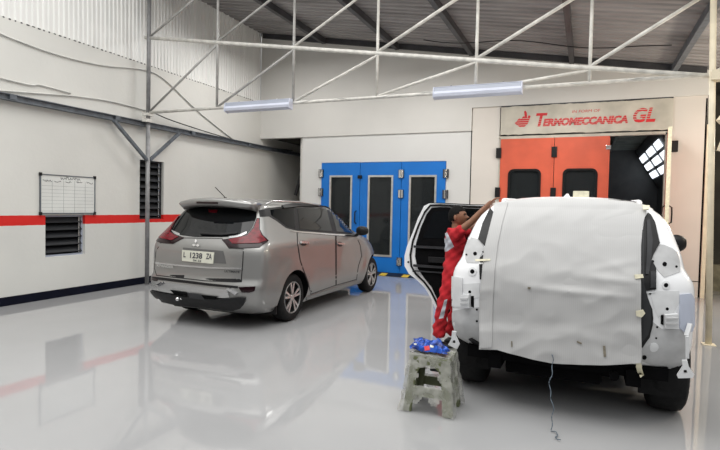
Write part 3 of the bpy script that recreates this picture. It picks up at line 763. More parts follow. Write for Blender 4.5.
# ================================================================== SILVER CAR
def inset_seam(S, name, P, m, car, off=.004, gap=.9, mirror=False, mode='pix', step=3., **k):
    """a panel with a dark gap all round"""
    patch('panel_gap', S, grow(P, gap), 'black', car, mode, off=.0015, th=.006, step=step, mirror=mirror, **k)
    return patch(name, S, P, m, car, mode, off=off, th=.010, step=step, mirror=mirror, **k)
car = empty('car', (-4.605, 5.40, 0)); tag(car, 'silver seven-seat car with red tail lamps parked between left wall and blue doors', 'car')
me = vehicle_body(
    yr=[(.20,.20),(.30,.07),(.42,.0),(.58,.0),(.64,.04),(.8,.05),(1.0,.065),(1.10,.11),(1.2,.20),(1.4,.35),(1.56,.47)],
    yf=[(.20,4.36),(.4,4.50),(.7,4.49),(.88,4.40),(1.0,4.18),(1.08,3.85),(1.15,3.60),(1.22,3.42),(1.4,3.22),(1.56,2.95)],
    wd=[(.20,.84),(.3,.90),(.5,.95),(.9,.952),(1.05,.94),(1.14,.90),(1.22,.85),(1.4,.75),(1.56,.65)],
    zs=[.20,.24,.28,.33,.38,.43,.49,.55,.60,.64,.69,.75,.82,.88,.94,.99,1.03,1.07,1.11,1.15,1.19,1.24,1.29,1.34,1.39,1.44,1.49,1.53,1.56],
    crown=.125, dr=[(.2,.36),(.9,.33),(1.1,.33),(1.3,.28),(1.56,.22)], df=[(.2,1.0),(.9,1.0),(1.1,.75),(1.56,.42)], nr=3.8, nf=2.5, bulge=.035,
    wheels=(.92, 3.84), arch_r=.37, ztop_dz=lambda y: -.035*max(0, (y-1.3)/1.3)**2, flare=.022)
cs = [MB().lathe([(.375, -.34), (.375, .5)], (sx*.91, wy, .34), 'x', 40) if sx > 0 else MB().lathe([(.375, -.5), (.375, .34)], (sx*.91, wy, .34), 'x', 40) for sx in (1, -1) for wy in (.92, 3.84)]
S = Surf(me, car)
body = link('body', cut(me, cs, ['silver', 'blackm']), None, car, smooth=True)
bm = bmesh.new(); bm.from_mesh(body.data)
for e in bm.edges:
    if len(e.link_faces) == 2 and e.calc_face_angle(0) > R(38): e.smooth = False
bm.to_mesh(body.data); bm.free()
for sx in (1, -1):
    for wy in (.92, 3.84): wheel(car, sx*.815, wy, .33, .33, .20, sx)
# glass
dlo = [(258.5,210.5),(268.7,208),(296.7,204.8),(327.8,204.8),(341,212),(352.7,225.4),(356,234.6),(334,233.4),(296.7,230.6),(286,228),(276.4,220.8),(269,216.5),(259.8,217)]
for mir in (False, True):
    patch('window_surround', S, dlo, 'black', car, off=.003, mirror=mir)
    patch('quarter_glass', S, [(270,210),(293.5,207),(295,228.6),(287,226.6),(277.5,219.4),(271,215.2)], 'glassd', car, off=.006, mirror=mir)
    patch('rear_door_glass', S, [(297.5,208.5),(326,208.5),(332,231.5),(299,229)], 'glassd', car, off=.006, mirror=mir)
    patch('front_door_glass', S, [(330.5,208.5),(340,213.5),(350.5,226),(353.5,233),(336.5,231.6)], 'glassd', car, off=.006, mirror=mir)
    patch('rain_visor', S, [(281,206.3),(297,203.4),(327.5,203.2),(341,210.2),(353,224),(351,225),(339.5,213),(326.5,207),(297,207),(283,208.5)], 'black', car, off=.022, th=.02, mirror=mir)
    patch('belt_moulding', S, [(290,229.8),(297,231.2),(334,234.2),(355,235.4),(355,236.4),(334,235.4),(297,232.6),(289,231)], 'chrome', car, off=.006, mirror=mir, step=1.5)
    rd = inset_seam(S, 'rear_door', [(297.5,233),(334.8,235.9),(335.2,284.8),(311,293.5),(308.5,282),(303.5,269),(300.5,260),(298,244)], 'silver', car, mirror=mir, step=4)
    fd = inset_seam(S, 'front_door', [(336.6,236.1),(356,237.2),(359.5,245),(361,256),(357.8,266),(356,279),(336.6,284.5)], 'silver', car, mirror=mir, step=4)
    for d_, (x, y) in ((rd, (303.5, 243.4)), (fd, (339.8, 244.2))):
        k = .85 if d_ is rd else .75
        patch('door_handle', S, [(x-4.6*k,y-1.5),(x+4.8*k,y-1.0),(x+4.8*k,y+.8),(x-4.6*k,y+.2)], 'silverl', d_, off=.035, th=.02, mirror=mir, step=1)
        patch('handle_cup', S, chaikin([(x-3.5*k,y-2.4),(x+3*k,y-2.2),(x+3*k,y+2.4),(x-3.5*k,y+2.2)], 1), 'greyplas', d_, off=.008, th=.012, mirror=mir, step=1)
    # tail lamp: L shape round the corner
    lamp = [(222,240.2),(229.2,247.6),(244,248.2),(259.5,247.4),(268.3,241.2),(262.4,235),(259.9,229.5),(259.9,218.5),(256.6,218.6),(253,227.8),(247.5,234.6),(238,237.6)]
    lo = patch('tail_lamp', S, lamp, 'lampdark', car, off=.012, th=.02, mirror=mir, step=1.5)
    patch('red_lens', S, [(229,240.2),(247.5,236.2),(254,229),(257.3,219.6),(259,219.5),(258.9,230),(261.6,236),(266.2,241),(259.5,243.6),(233,244.2)], 'lampred', lo, off=.019, th=.01, mirror=mir, step=1.5)
    patch('rear_reflector', S, [(238.5,287.2),(255.5,286.4),(254.6,291),(249.5,292.6),(242,292.4)], 'lampdark', car, off=.006, mirror=mir, step=1.5)
    patch('bumper_garnish', S, [(226.5,289),(230.5,287.8),(238.5,292.3),(235.5,294.6)], 'chrome', car, off=.022, th=.02, mirror=mir, step=1.2)
# windscreen
patch('windscreen', Surf(me, car), [(-.62,1.20),(.62,1.20),(.52,1.50),(-.52,1.50)], 'glassd', car, mode='rear', off=.004) if False else None
class FrontS(Surf):
    def front(s, u, v): o = Vector((u, 9, v)); d = Vector((0, -1, 0)); h = s.t.ray_cast(o, d); return (h[0], h[1], d, o)
FS = FrontS(me, car)
patch('windscreen', FS, [(-.70,1.20),(.70,1.20),(.56,1.53),(-.56,1.53)], 'glassd', car, mode='front', off=.004, step=.07)
patch('front_grille', FS, [(-.45,.45),(.45,.45),(.55,.70),(-.55,.70)], 'black', car, mode='front', off=.006, step=.07)
for sx in (1, -1): patch('headlamp', FS, [(sx*.50,.62),(sx*.80,.62),(sx*.80,.74),(sx*.52,.70)], 'lampdark', car, mode='front', off=.008, step=.06)
# rear glass + spoiler
patch('rear_glass', S, [(183.5,206.2),(210,207.6),(240,208.4),(257,209),(256.4,217.6),(252.5,227.2),(247,233.8),(238,235.8),(222,237),(195,237),(178,234.6),(166.5,229.2),(172,220)], 'glassd', car, off=.005, step=2.)
patch('glass_lower_trim', S, [(229,236.6),(240,234.8),(246.6,231.6),(247,233.6),(240,237.2),(230,238.6)], 'silverl', car, off=.009, step=1.2)
patch('glass_lower_trim', S, [(166,229),(168.5,228.6),(180,233.8),(180,236),(171,234)], 'silverl', car, off=.009, step=1.2)
patch('wiper', S, [(201,233.2),(222,234.4),(238,233.2),(238,234.6),(222,236.2),(201,235.2)], 'black', car, off=.03, th=.02, step=2)
patch('red_glass_mark', S, [(208.5,209.6),(218,210.2),(217,213),(209,212.4)], 'lampred', car, off=.008, th=.01, step=1.5)  # small red patch near the top of the rear glass
V = []; secs = []
for i in range(25):
    t = -1+i/12; x = t*.605+.02; q = 1-abs(t)**14; yb = .20+.13*abs(t)**2.5; ye = .56
    z = 1.685-.055*t*t
    secs.append([(x, ye, z-.02), (x, (yb+ye)/2, z-.0), (x, yb+.03, z-.012), (x, yb, z-.03), (x, yb+.03, z-.05-.06*q), (x, ye-.12, z-.12)])
mb = MB(); k = 6; Vv = [p for s_ in secs for p in s_]; Ff = []
for i in range(24):
    for j in range(k): Ff.append((i*k+j, i*k+(j+1) % k, (i+1)*k+(j+1) % k, (i+1)*k+j))
Ff += [tuple(range(k)), tuple(range(24*k, 25*k))[::-1]]
mb.add(Vv, Ff); sp = mb.build('roof_spoiler', 'silver', car, smooth=True)
bx('high_brake_lamp', 'lampdark', sp, -.17, .17, .205, .23, 1.598, 1.625)
for sx in (1, -1):
    MB().tube([(sx*.60, .70, 1.615), (sx*.605, .85, 1.655), (sx*.61, 1.6, 1.655), (sx*.60, 2.2, 1.62), (sx*.59, 2.32, 1.585)], [.010, .014, .014, .014, .010], 8).build('roof_rail', 'silverl', car, smooth=True)
MB().tube([(-.02, .62, 1.66), (-.02, .62, 1.695)], .022, 10).tube([(-.02, .62, 1.69), (-.10, .50, 1.83)], .006, 6).build('roof_aerial', 'black', car)
# tailgate
tg = inset_seam(S, 'tailgate', [(170,239.5),(182,238.5),(222,239.2),(229,248.8),(243,249.6),(242.4,262),(240.8,281.4),(234,281.6),(205,280.4),(180,277.6),(157,275),(155,268),(156.5,252),(161,243.5),(168,241.5)], 'silver', car, step=3.5)
patch('tailgate_crease', S, [(156,262),(180,264.6),(210,266.9),(242,268),(242,269.4),(210,268.6),(180,266.3),(156,263.6)], 'silverl', tg, off=.014, th=.012, step=2)
patch('plate_recess_shade', S, [(183.5,247.6),(223.5,251),(226.5,263.8),(181.5,261)], 'recess', tg, off=.007, th=.008, step=2)  # slightly darker patch paints the shade around the plate
np_ = patch('number_plate', S, [(183.2,249.9),(214.8,252.4),(213.8,263.8),(182.8,260.9)], 'plate', tg, off=.020, th=.012, step=2)
for o_ in (text_on('plate_lettering', S, 'L', (184.8,252), (187.4,252.3), (184.2,257.4), 'ink', np_, off=.023, bold=.02) if False else None,): pass
text_on('plate_lettering', S, 'L', (184.9,251.9), (187.2,252.1), (184.5,257.2), 'ink', tg, off=.0225, bold=.03)
text_on('plate_lettering', S, '1238', (191.5,252.3), (203.6,253.3), (191,258), 'ink', tg, off=.0225, bold=.03)
text_on('plate_lettering', S, 'ZA', (207.4,253.4), (213.2,253.9), (206.9,259), 'ink', tg, off=.0225, bold=.03)
text_on('plate_lettering', S, '04 23', (194.2,259.2), (202.2,260), (194.1,261.3), 'ink', tg, off=.0225, bold=.02)
text_on('badge_lettering', S, 'XPANDER', (157.5,263.9), (174.5,266), (157.4,266.3), 'chrome', tg, off=.017, bold=.02)
text_on('badge_lettering', S, 'ULTIMATE', (225,270.1), (240,270.9), (225,272.2), 'greyplas', tg, off=.013, bold=.02)
for cx, cy, dx, dy in ((196.4, 241.8, 1.2, 2.0), (194.6, 245.6, 2.1, 1.4), (198.4, 245.9, 2.1, 1.4)):
    patch('emblem_diamond', S, [(cx-dx,cy),(cx,cy-dy),(cx+dx,cy),(cx,cy+dy)], 'chrome', tg, off=.018, th=.012, step=1)
# bumper
patch('bumper_gap', S, [(152.5,276.4),(180,279.6),(210,283.4),(238,286.2),(238,288.4),(210,286),(180,282.4),(152,279)], 'black', car, off=.003, th=.006, step=2)
patch('bumper_shelf', S, [(152.5,280.5),(180,284),(210,288),(228,289.6),(230,297.5),(205,297),(185,294.8),(165,291.6),(152,289)], 'silverl', car, off=.016, th=.018, step=2)
lb = patch('lower_bumper', S, [(151.6,290),(165,292.6),(185,296),(205,298),(222,298.6),(240,297),(246,297.6),(245.6,301.5),(241,306.6),(234,308.6),(224,308),(212,306),(180,303.6),(165,300.4),(156,298.4),(152.4,295)], 'black', car, off=.035, th=.04, step=2)
patch('bumper_slot', S, [(172,289.6),(188,292),(190,295),(176,293)], 'blackm', lb, off=.040, step=1.5)
patch('bumper_slot', S, [(203,294.6),(219,296.2),(217,298.6),(206,297.6)], 'blackm', lb, off=.040, step=1.5)
patch('skid_plate', S, [(189.5,292.2),(203,294),(207,298.6),(192,296.6)], 'greyplas', lb, off=.050, step=1.5)
MB().lathe([(.001, -.03), (.02, -.022), (.028, 0), (.02, .022), (.001, .03)], (-.22, -.075, .36), 'y', 16).tube([(-.22, -.06, .36), (-.22, .1, .33)], .012).build('tow_ball', 'chrome', car, smooth=True)
bx('spare_wheel_underneath', 'rubber', car, -.5, .2, .35, .85, .17, .26, bevel=.03)
bx('underbody', 'blackm', car, -.62, .62, .3, 4.2, .17, .30)
# side mirrors
for sx in (1, -1):
    mm = MB().add([], [])
    mh = bmesh.new(); bmesh.ops.create_icosphere(mh, subdivisions=3, radius=1); 
    for v in mh.verts: v.co = Vector((v.co.x*.115*(1 if v.co.x*sx > 0 else 1.0), v.co.y*.065+ .02*abs(v.co.x), (abs(v.co.z)**.8*math.copysign(1, v.co.z))*.082))
    mme = bpy.data.meshes.new('m'); mh.to_mesh(mme); mh.free(); mo = link('side_mirror', mme, 'black', car, smooth=True); mq = at_x(361.8, 230.8, -3.56)-Vector(car.location); mo.location = (sx*mq.x, mq.y, mq.z)
    MB().tube([(sx*.86, mq.y+.08, mq.z-.12), (sx*(mq.x-.05), mq.y, mq.z-.04)], .028, 8).build('mirror_arm', 'black', car)
    bx('mud_flap', 'black', car, sx*.80-.09, sx*.80+.09, .525, .545, .16, .34)
# fuel / charge lid dots omitted; side sill
patch('side_sill', S, [(306,296.5),(357,280.2),(357,283),(306,300)], 'silver', car, off=.012, th=.02, step=3)
patch('side_sill', S, [(306,296.5),(357,280.2),(357,283),(306,300)], 'silver', car, off=.012, th=.02, step=3, mirror=True)

# ================================================================== WHITE STRIPPED CAR
suv = empty('car', (-.145, 4.30, 0)); tag(suv, 'white off-road car stripped for repainting, tailgate opening hidden by a cloth', 'car')
me = vehicle_body(
    yr=[(.44,.16),(.52,.06),(.65,.01),(.95,.0),(1.1,.02),(1.2,.06),(1.4,.16),(1.56,.28),(1.62,.36)],
    yf=[(.44,4.5),(.6,4.70),(.9,4.70),(1.05,4.5),(1.13,3.7),(1.2,3.35),(1.4,2.95),(1.62,2.5)],
    wd=[(.44,.83),(.52,.885),(.7,.905),(1.0,.905),(1.07,.90),(1.14,.868),(1.20,.835),(1.28,.82),(1.38,.79),(1.5,.75),(1.58,.70),(1.62,.655)],
    zs=[.44,.48,.52,.57,.64,.72,.80,.88,.96,1.02,1.06,1.10,1.14,1.17,1.20,1.24,1.28,1.33,1.38,1.44,1.50,1.55,1.59,1.62],
    crown=.115, dr=[(.44,.3),(1.1,.26),(1.3,.22),(1.62,.3)], df=[(.44,.9),(1.1,.8),(1.62,.5)], nr=4.2, nf=2.6, bulge=.015,
    wheels=(.66, 3.5), arch_r=.42, flare=.0)
cs = [MB().lathe([(.44, -.34), (.44, .5)] if sx > 0 else [(.44, -.5), (.44, .34)], (sx*.91, wy, .42), 'x', 40) for sx in (1, -1) for wy in (.66, 3.5)]
S2 = Surf(me, suv)
sb = link('body', cut(me, cs, ['white', 'blackm']), None, suv, smooth=True)
bm = bmesh.new(); bm.from_mesh(sb.data)
for e in bm.edges:
    if len(e.link_faces) == 2 and e.calc_face_angle(0) > R(38): e.smooth = False
bm.to_mesh(sb.data); bm.free()
for sx in (1, -1):
    for wy in (.66, 3.5): wheel(suv, sx*.775, wy, -.0+.395, .395, .265, sx, 6, rimr=.22)
# far-side glass and the dark door aperture
for mir in (False, True):
    patch('side_glass', S2, [(.55,1.19),(1.35,1.17),(1.35,1.52),(.85,1.54)], 'glassd', suv, mode='side', off=.004, step=.08, mirror=mir)
    patch('side_glass', S2, [(2.25,1.16),(3.05,1.17),(2.55,1.50),(2.25,1.52)], 'glassd', suv, mode='side', off=.004, step=.08, mirror=mir)
patch('door_opening', S2, [(1.42,1.52),(2.12,1.52),(2.14,.60),(1.55,.58),(1.28,.85),(1.24,1.1)], 'blackm', suv, mode='side', off=.003, step=.08, mirror=True)
inset_seam(S2, 'rear_door', [(1.42,1.15),(2.12,1.15),(2.14,.60),(1.55,.58),(1.28,.85),(1.30,1.1)], 'white', suv, mode='side', step=.08, gap=.012)
patch('side_glass', S2, [(1.42,1.17),(2.12,1.17),(2.12,1.52),(1.42,1.53)], 'glassd', suv, mode='side', off=.004, step=.08)
# rear details (left, then right)
def p2(nm, P, m, off=.004, th=.012, st=2., ch=0, par=suv, **k): return patch(nm, S2, P, m, par, off=off, th=th, step=st, smooth_n=ch, **k)
p2('primer_patch', [(469,237),(478.5,239),(484,246),(484,252),(480.5,256),(478.5,263),(467,263),(465.6,259),(465.6,247)], 'primer')
p2('primer_patch', [(659.5,244.5),(664,245),(672,248.5),(677.6,253),(679.5,262),(680,272),(664,277.5),(657,270),(652,261),(653,255)], 'primer')
p2('gasket_strip', [(490.6,208.6),(494.2,213.5),(490,227),(485.4,246.6),(478.5,239.5),(483,224)], 'black', .012, .02)
p2('gasket_strip', [(480.5,257.5),(484.4,254),(484.2,262.4),(480,262)], 'black', .010, .02, 1.2)
p2('gasket_strip', [(479.5,264.5),(484.4,264.5),(483,279.5),(480,279.5)], 'black', .010, .02, 1.2)
p2('gasket_strip', [(647.5,213.5),(650.5,215.5),(654.7,223),(659.5,243.6),(653.3,254.5),(651.2,260),(655.8,268),(656,289.5),(648.5,290.7),(645,291),(652,309),(653,318),(652.4,325),(649.5,337),(642.5,347),(640,347),(640,232),(643,230),(644.5,218)], 'black', .010, .02, 2)
p2('hinge_arm', [(646,222),(649,221),(652,241),(650.5,262),(648,275),(645,275),(646.5,250)], 'greyplas', .022, .02, 1.5)
p2('seal_channel', [(641.5,232),(643.5,232),(643.8,285),(650.8,309),(650.8,322),(648,334),(641.5,342)], 'greyplas', .018, .02, 1.5)
p2('trim_cover', [(650,272),(655.6,272),(655.6,287.5),(650,288)], 'greyplas', .020, .02, 1.5)
p2('quarter_reinforcement', [(657,291),(679,291),(679,303),(674,312),(664,313),(658,318),(654,308),(650,294)], 'primerlt', .004)
p2('quarter_reinforcement', [(463,284),(480,283),(479.6,298),(473,298),(463,292)], 'primerlt', .004)
p2('fender_corner', [(679.6,294.5),(690,293.4),(693,299),(693.4,327),(690.5,331.5),(683,331.5),(679,327.5)], 'fender', .012, .02, 2)
p2('fender_corner', [(451,276),(463,278),(462.5,307),(451,306)], 'primerlt', .012, .02, 2)
p2('rear_lower_panel', [(653,322),(662,329),(679,329),(684,333),(686,350),(684,366),(673,371),(655,366),(642,361),(642,348)], 'primer', .004)
p2('rear_lower_panel', [(452,311),(463,309),(479.5,307),(479.5,345),(468,342),(456,336),(452,325)], 'primer', .004)
for (x, y, r, rr) in ((664.4,264.3,2.3,0), (676,266.7,1.2,0), (665.7,285.2,2.2,4.2), (667,308.8,1.6,0), (644.3,357,2.3,0), (657,327,1.1,0), (656,338,1.0,0), (650,293.3,1.3,0), (652.8,261.6,1.2,0),
                      (475.3,253.8,1.9,0), (466.8,254.8,.9,0), (483.4,252,1.0,0), (472.7,271.6,2.2,4.2), (470,291.8,1.5,0), (477,309.5,1.1,0), (477,321,1.1,0), (477,309.5,1.1,0)):
    if rr: p2('pressed_ring', [(x+rr*math.cos(k*.4488), y+rr*math.sin(k*.4488)) for k in range(14)], 'primerlt', .007, .01, 1)
    p2('drilled_hole', [(x+r*math.cos(k*.6283), y+r*math.sin(k*.6283)) for k in range(10)], 'blackm', .009 if rr else .006, .01, 1)
p2('bonding_seam', [(641,292.5),(655,291.5),(655,292.8),(641,293.6)], 'primerlt', .009, .01, 1.2)
for bxx, flip in (((663.5, 312.8, 675.5, 327), 1), ((463.3, 293.8, 471, 306.5), -1)):
    x0, y0, x1, y1 = bxx
    bk = p2('lamp_bracket', [(x0,y0+1),(x1,y0),(x1,y1),(x0,y1)], 'primerlt', .045, .06, 2)
    for yy in (y0+3.4, (y0+y1)/2+1.8): patch('bracket_rib', S2, [(x0+.5,yy),(x1-.5,yy-.3),(x1-.5,yy+1.3),(x0+.5,yy+1.6)], 'primer', bk, off=.056, th=.015, step=1.5)
    p2('bracket_recess', [(x0-2.8,y0+2),(x0-.3,y0+2),(x0-.3,y1-2),(x0-2.8,y1-3)] if flip > 0 else [(x1+.3,y0+2),(x1+3,y0+2),(x1+3,y1+1),(x1+.3,y1)], 'blackm', .006, .012, 1.2)
p2('pressed_bulge', chaikin([(649,344),(655,342),(659,346),(656,351),(650,351)], 1), 'primerlt', .012, .02, 1.5)
p2('lashing_slot', [(469,338.5),(472,337.5),(480,342),(480,344.5),(474,343)], 'black', .012, .02, 1.2)
def eye(P, Hh, y):
    """triangular towing eye with a square hole"""
    n = len(P); g = [at_y(a, b, y)-suv.location for a, b in P]; h = [at_y(a, b, y)-suv.location for a, b in Hh]
    V2, _, F2, *_r = geometry.delaunay_2d_cdt([Vector((p.x, p.z)) for p in g+h], [(i, (i+1) % n) for i in range(n)]+[(n+i, n+(i+1) % len(h)) for i in range(len(h))], [], 1, 1e-6)
    hp = [(p.x, p.z) for p in h]
    F2 = [f for f in F2 if not inside((sum(V2[i].x for i in f)/3, sum(V2[i].y for i in f)/3), hp)]
    yl = y-suv.location.y; V = [(p.x, yl-.012, p.y) for p in V2]+[(p.x, yl+.012, p.y) for p in V2]; k = len(V2); c = {}
    Fc = [tuple(f) for f in F2]+[tuple(i+k for i in reversed(f)) for f in F2]
    for f in F2:
        for i in range(3): c[(f[i], f[(i+1) % 3])] = 1
    for (a, b) in c:
        if (b, a) not in c: Fc.append((b, a, a+k, b+k))
    return MB().add(V, Fc).build('towing_eye', 'primerlt', suv)
eye([(682,360),(687,360),(688.5,366),(694,374),(692.5,377.5),(678,377.8),(676.8,375),(682.5,366)], [(683.5,369.5),(686.6,369.5),(687,373),(683.2,373)], 4.27)
eye([(452.4,331),(456.4,331.5),(456,335.5),(459.6,344),(457.2,349),(448.3,344.5),(451.6,338.5)], [(453,340),(455.6,340),(455.6,343.6),(452.6,343)], 4.27)
MB().bar((.835, .02, .58), (.825, -.0, .74), .022, .015).bar((.825, .02, .74), (.85, .06, .82), .03, .015).build('bumper_stay', 'primerlt', suv)
# underside
MB().tube([(-.8, .66, .37), (.8, .66, .37)], .06, 12).build('rear_axle', 'blackm', suv)
MB().lathe([(.05, -.13), (.14, -.08), (.16, 0), (.14, .08), (.05, .13)], (0, .66, .37), 'y', 20).build('differential', 'blackm', suv, smooth=True)
bx('underbody', 'blackm', suv, -.74, .74, .14, 4.3, .36, .455)
bx('underside_blocker', 'blackm', suv, -.76, .76, 1.12, 3.02, .17, .355, bevel=.03)  # extra mass added to block light and reflections beneath the car
bx('rear_silencer', 'blackm', suv, -.44, .30, .22, .50, .24, .35, bevel=.03)
bx('spare_wheel_carrier', 'blackm', suv, -.42, .42, .25, 1.0, .30, .37, bevel=.03)
bx('chassis_rail', 'blackm', suv, .46, .56, .10, 4.2, .30, .42); bx('chassis_rail', 'blackm', suv, -.56, -.46, .10, 4.2, .30, .42)
bx('mud_guard', 'rubber', suv, .56, .88, .30, .33, .20, .52); bx('mud_guard', 'rubber', suv, -.86, -.58, .30, .33, .22, .46)
MB().tube([(.38, .10, .36), (.38, .9, .36)], .035, 12).build('exhaust_pipe', 'blackm', suv)
MB().bar((-.74, .30, .40), (.80, .30, .40), .06, .09).build('rear_crossmember', 'black', suv)
# roof
for sx in (1, -1):
    MB().tube([(sx*.53, .44, 1.645), (sx*.54, .60, 1.685), (sx*.55, 1.5, 1.70), (sx*.55, 2.4, 1.685), (sx*.54, 2.55, 1.65)], [.02, .024, .022, .022, .018], 8).build('roof_rail', 'primerlt', suv, smooth=True)
q = at_y(567, 195, 5.0)-suv.location
MB().add([(q.x-.05, q.y-.05, 1.70), (q.x+.05, q.y-.05, 1.69), (q.x+.03, q.y+.13, 1.69), (q.x-.03, q.y+.13, 1.69), (q.x-.008, q.y+.06, 1.755), (q.x+.008, q.y+.06, 1.755), (q.x-.008, q.y+.12, 1.76), (q.x+.008, q.y+.12, 1.76)],
         [(0,3,2,1),(0,1,5,4),(1,2,7,5),(2,3,6,7),(3,0,4,6),(4,5,7,6)]).build('shark_fin_aerial', 'white', suv)
q = at_y(650, 204, 4.62)-suv.location
p2('roof_seam', [(560,199.6),(590,199.2),(625,200.6),(644,203.6),(640,204.2),(620,202.6),(590,200.8)], 'greyplas', .006, .012, 2)
for sx, mxp in ((1, (676.5, 243.5)),):
    q = at_y(mxp[0], mxp[1], 7.0)-suv.location
for sx in (1, -1):
    mh = bmesh.new(); bmesh.ops.create_icosphere(mh, subdivisions=3, radius=1)
    for v in mh.verts: v.co = Vector((v.co.x*.11, v.co.y*.07, math.copysign(abs(v.co.z)**.8, v.co.z)*.10))
    mme = bpy.data.meshes.new('m'); mh.to_mesh(mme); mh.free(); mo = link('side_mirror', mme, 'black', suv, smooth=True); mo.location = (sx*q.x, 2.75, q.z)
    MB().tube([(sx*.80, 2.82, 1.14), (sx*(q.x-.06), 2.78, q.z-.03)], .03, 8).build('mirror_arm', 'black', suv)

# open rear door: built in its own plane, hinged near the middle of the car
DY = 6.42
dp = [(492,205.5),(470,205.2),(440,203.6),(429,203.4),(424,206),(418,218),(412.5,233),(407,246),(404.5,256),(404.5,266),(409,274),(417,280),(425,288),(431,298),(435.5,309),(440,319),(455,322),(492,322)]
def loc_(P, dy=0): return [(lambda g: (g.x-suv.location.x, g.z))(at_y(a, b, DY+dy)) for a, b in P]
dl = DY-suv.location.y
O = loc_(dp)
od = MB().prism(O, 'y', dl, dl+.11).build('open_rear_door', 'white', suv)
MB().prism(grow(O, .012), 'y', dl+.10, dl+.125).build('outer_skin_edge', 'black', od)
ins = loc_([(492,209.5),(470,208.4),(441,207),(432,207.8),(427,214),(421,228),(416.5,243),(415.5,256),(418,268),(424,277),(432,287),(438,300),(443,315),(455,318),(492,318)])
MB().prism(ins, 'y', dl-.02, dl+.005).build('inner_trim', 'blackm', od)
w_ = loc_([(492,212),(444,210.5),(434,212),(429,222),(423.5,238),(492,240)])
MB().prism(w_, 'y', dl-.024, dl-.018).build('door_glass', 'glassd', od)
sl = loc_([(492,207.3),(470,206.6),(440,205),(430.5,205.4),(425,212),(418.5,226),(413,241),(410.5,255),(411.5,266),(416,274),(424,281.5),(431,291),(437,303),(440.5,313)])
MB().tube([(a, dl-.008, b) for a, b in sl], .013, 8).build('door_seal', 'rubber', od, smooth=True)
for a, b in ((421, 243), (424, 248), (470, 243)): pass
for z0, z1 in ((1.10, 1.13), (.86, .89), (.80, .815)):
    MB().box(O[0][0]-.95, O[0][0]-.05, dl-.045, dl-.02, z0, z1).build('trim_ledge', 'greyplas', od)
bx('armrest', 'black', od, O[0][0]-.75, O[0][0]-.2, dl-.07, dl-.02, .93, 1.0, bevel=.01)
for a, b in ((408.5, 262), (413.5, 271)):
    g = at_y(a, b, DY)-suv.location; MB().lathe([(.012, -.012), (.012, .0)], (g.x, dl, g.z), 'y', 10).build('latch_bolt', 'blackm', od)

# hanging cover cloth over the tailgate opening
cl_P = [(496,204.5),(520,201),(560,199.6),(600,200.6),(632,203.8),(646.5,207.5),(645,214),(642,226),(640.4,245),(640.2,280),(640.4,320),(641,350),(640,361.6),(622,363),(600,363.8),(575,363),(552,362),(530,357.4),(510,352),(498,348.6),(480.5,348),(480.6,330),(480.4,300),(483,275),(485,252),(489,236),(493,220),(495.5,210)]
from mathutils import noise
def wr(u, v):
    n1 = noise.noise(Vector((u/46, v/40, 1.3))); n2 = 1-abs(noise.noise(Vector((u/30+v/70, v/24-u/90, 6.1))))*2.2; n3 = noise.noise(Vector((u/13+v/30, v/17, 2.2)))
    d = .014*n1+.007*n2+.0025*n3
    def crease(x0, y0, x1, y1, w, h):
        dx, dy = x1-x0, y1-y0; L2 = dx*dx+dy*dy; t = max(0, min(1, ((u-x0)*dx+(v-y0)*dy)/L2)); q = ((u-x0-t*dx)**2+(v-y0-t*dy)**2)
        return h*math.exp(-q/w**2)*math.sin(math.pi*(.12+.76*t))
    d += crease(528, 287, 632, 297, 3.2, .015)+crease(592, 277, 638, 283, 3.5, .014)+crease(590, 270, 634, 262, 4, .009)
    d += crease(520, 228, 560, 208, 5, .010)+crease(600, 222, 634, 208, 4, .010)+crease(560, 330, 620, 344, 5, .007)+crease(507, 215, 500, 300, 4, .006)
    d -= .016*math.exp(-(((u-612)/22)**2+((v-222)/12)**2))
    return d*min(1, max(0, (v-199)/12))
cc = patch('cover_cloth', S2, cl_P, 'cloth', None, off=.052, th=.005, step=2.2, depth=.55, disp=wr, plane_v=322)
cc.location = suv.location
tag(cc, 'off-white woven cloth taped over the open tailgate of the white car', 'cloth')
def tape(P, lab):
    o = patch('masking_tape', S2, P, 'tape', None, off=.068, th=.008, step=1.5, depth=.5); o.location = suv.location
    tag(o, lab, 'tape', 'tape pieces holding the cloth'); return o
fe = patch('folded_edge', S2, [(481.6,346.5),(481.8,330),(482,300),(484.6,275),(486.5,252),(490.5,236),(494.5,220),(499,206),(509,204),(504,222),(499,245),(496,270),(494,300),(493,346)], 'cloth', cc, off=.060, th=.006, step=2.2, depth=.55, disp=wr, plane_v=322)
MT_['stain'] = mat('brown_grease_stain', (.20, .18, .14), .9, var=.2, vscale=40)
for P in ([(602.5,344.5),(605,344.5),(606,355),(603.5,355.5)], [(577,339.5),(582,341.5),(581.5,343),(577,341)], [(528.5,286.5),(531.5,286.8),(531,289),(528.5,288.5)], [(512,340),(513.2,340),(513.4,345.5),(512.2,345.5)]):
    patch('grease_stain', S2, P, 'stain', cc, off=.0585, th=.004, step=1.2, depth=.55, disp=wr, plane_v=322)
tape([(633,276.5),(641,276),(642,279.5),(634,280.6)], 'upper right piece of cream tape on the cloth edge, level with the holes')
tape([(634.5,309.5),(641.5,308),(643.5,311.5),(640,315.5),(635,314)], 'middle right piece of cream tape, below the upper one on the cloth edge')
tape([(634,352.6),(638,352),(643,366.5),(639.5,369),(636,362)], 'cream tape strip hanging from the lower right corner of the cloth')
tape([(478,262.3),(492,261.8),(492,263.4),(478,264.2)], 'thin cream tape strip bridging the cloth left edge and the car')
tape([(640.2,212.2),(647,213),(646,216),(641.6,216.4)], 'top right piece of cream tape where cloth meets the roof')
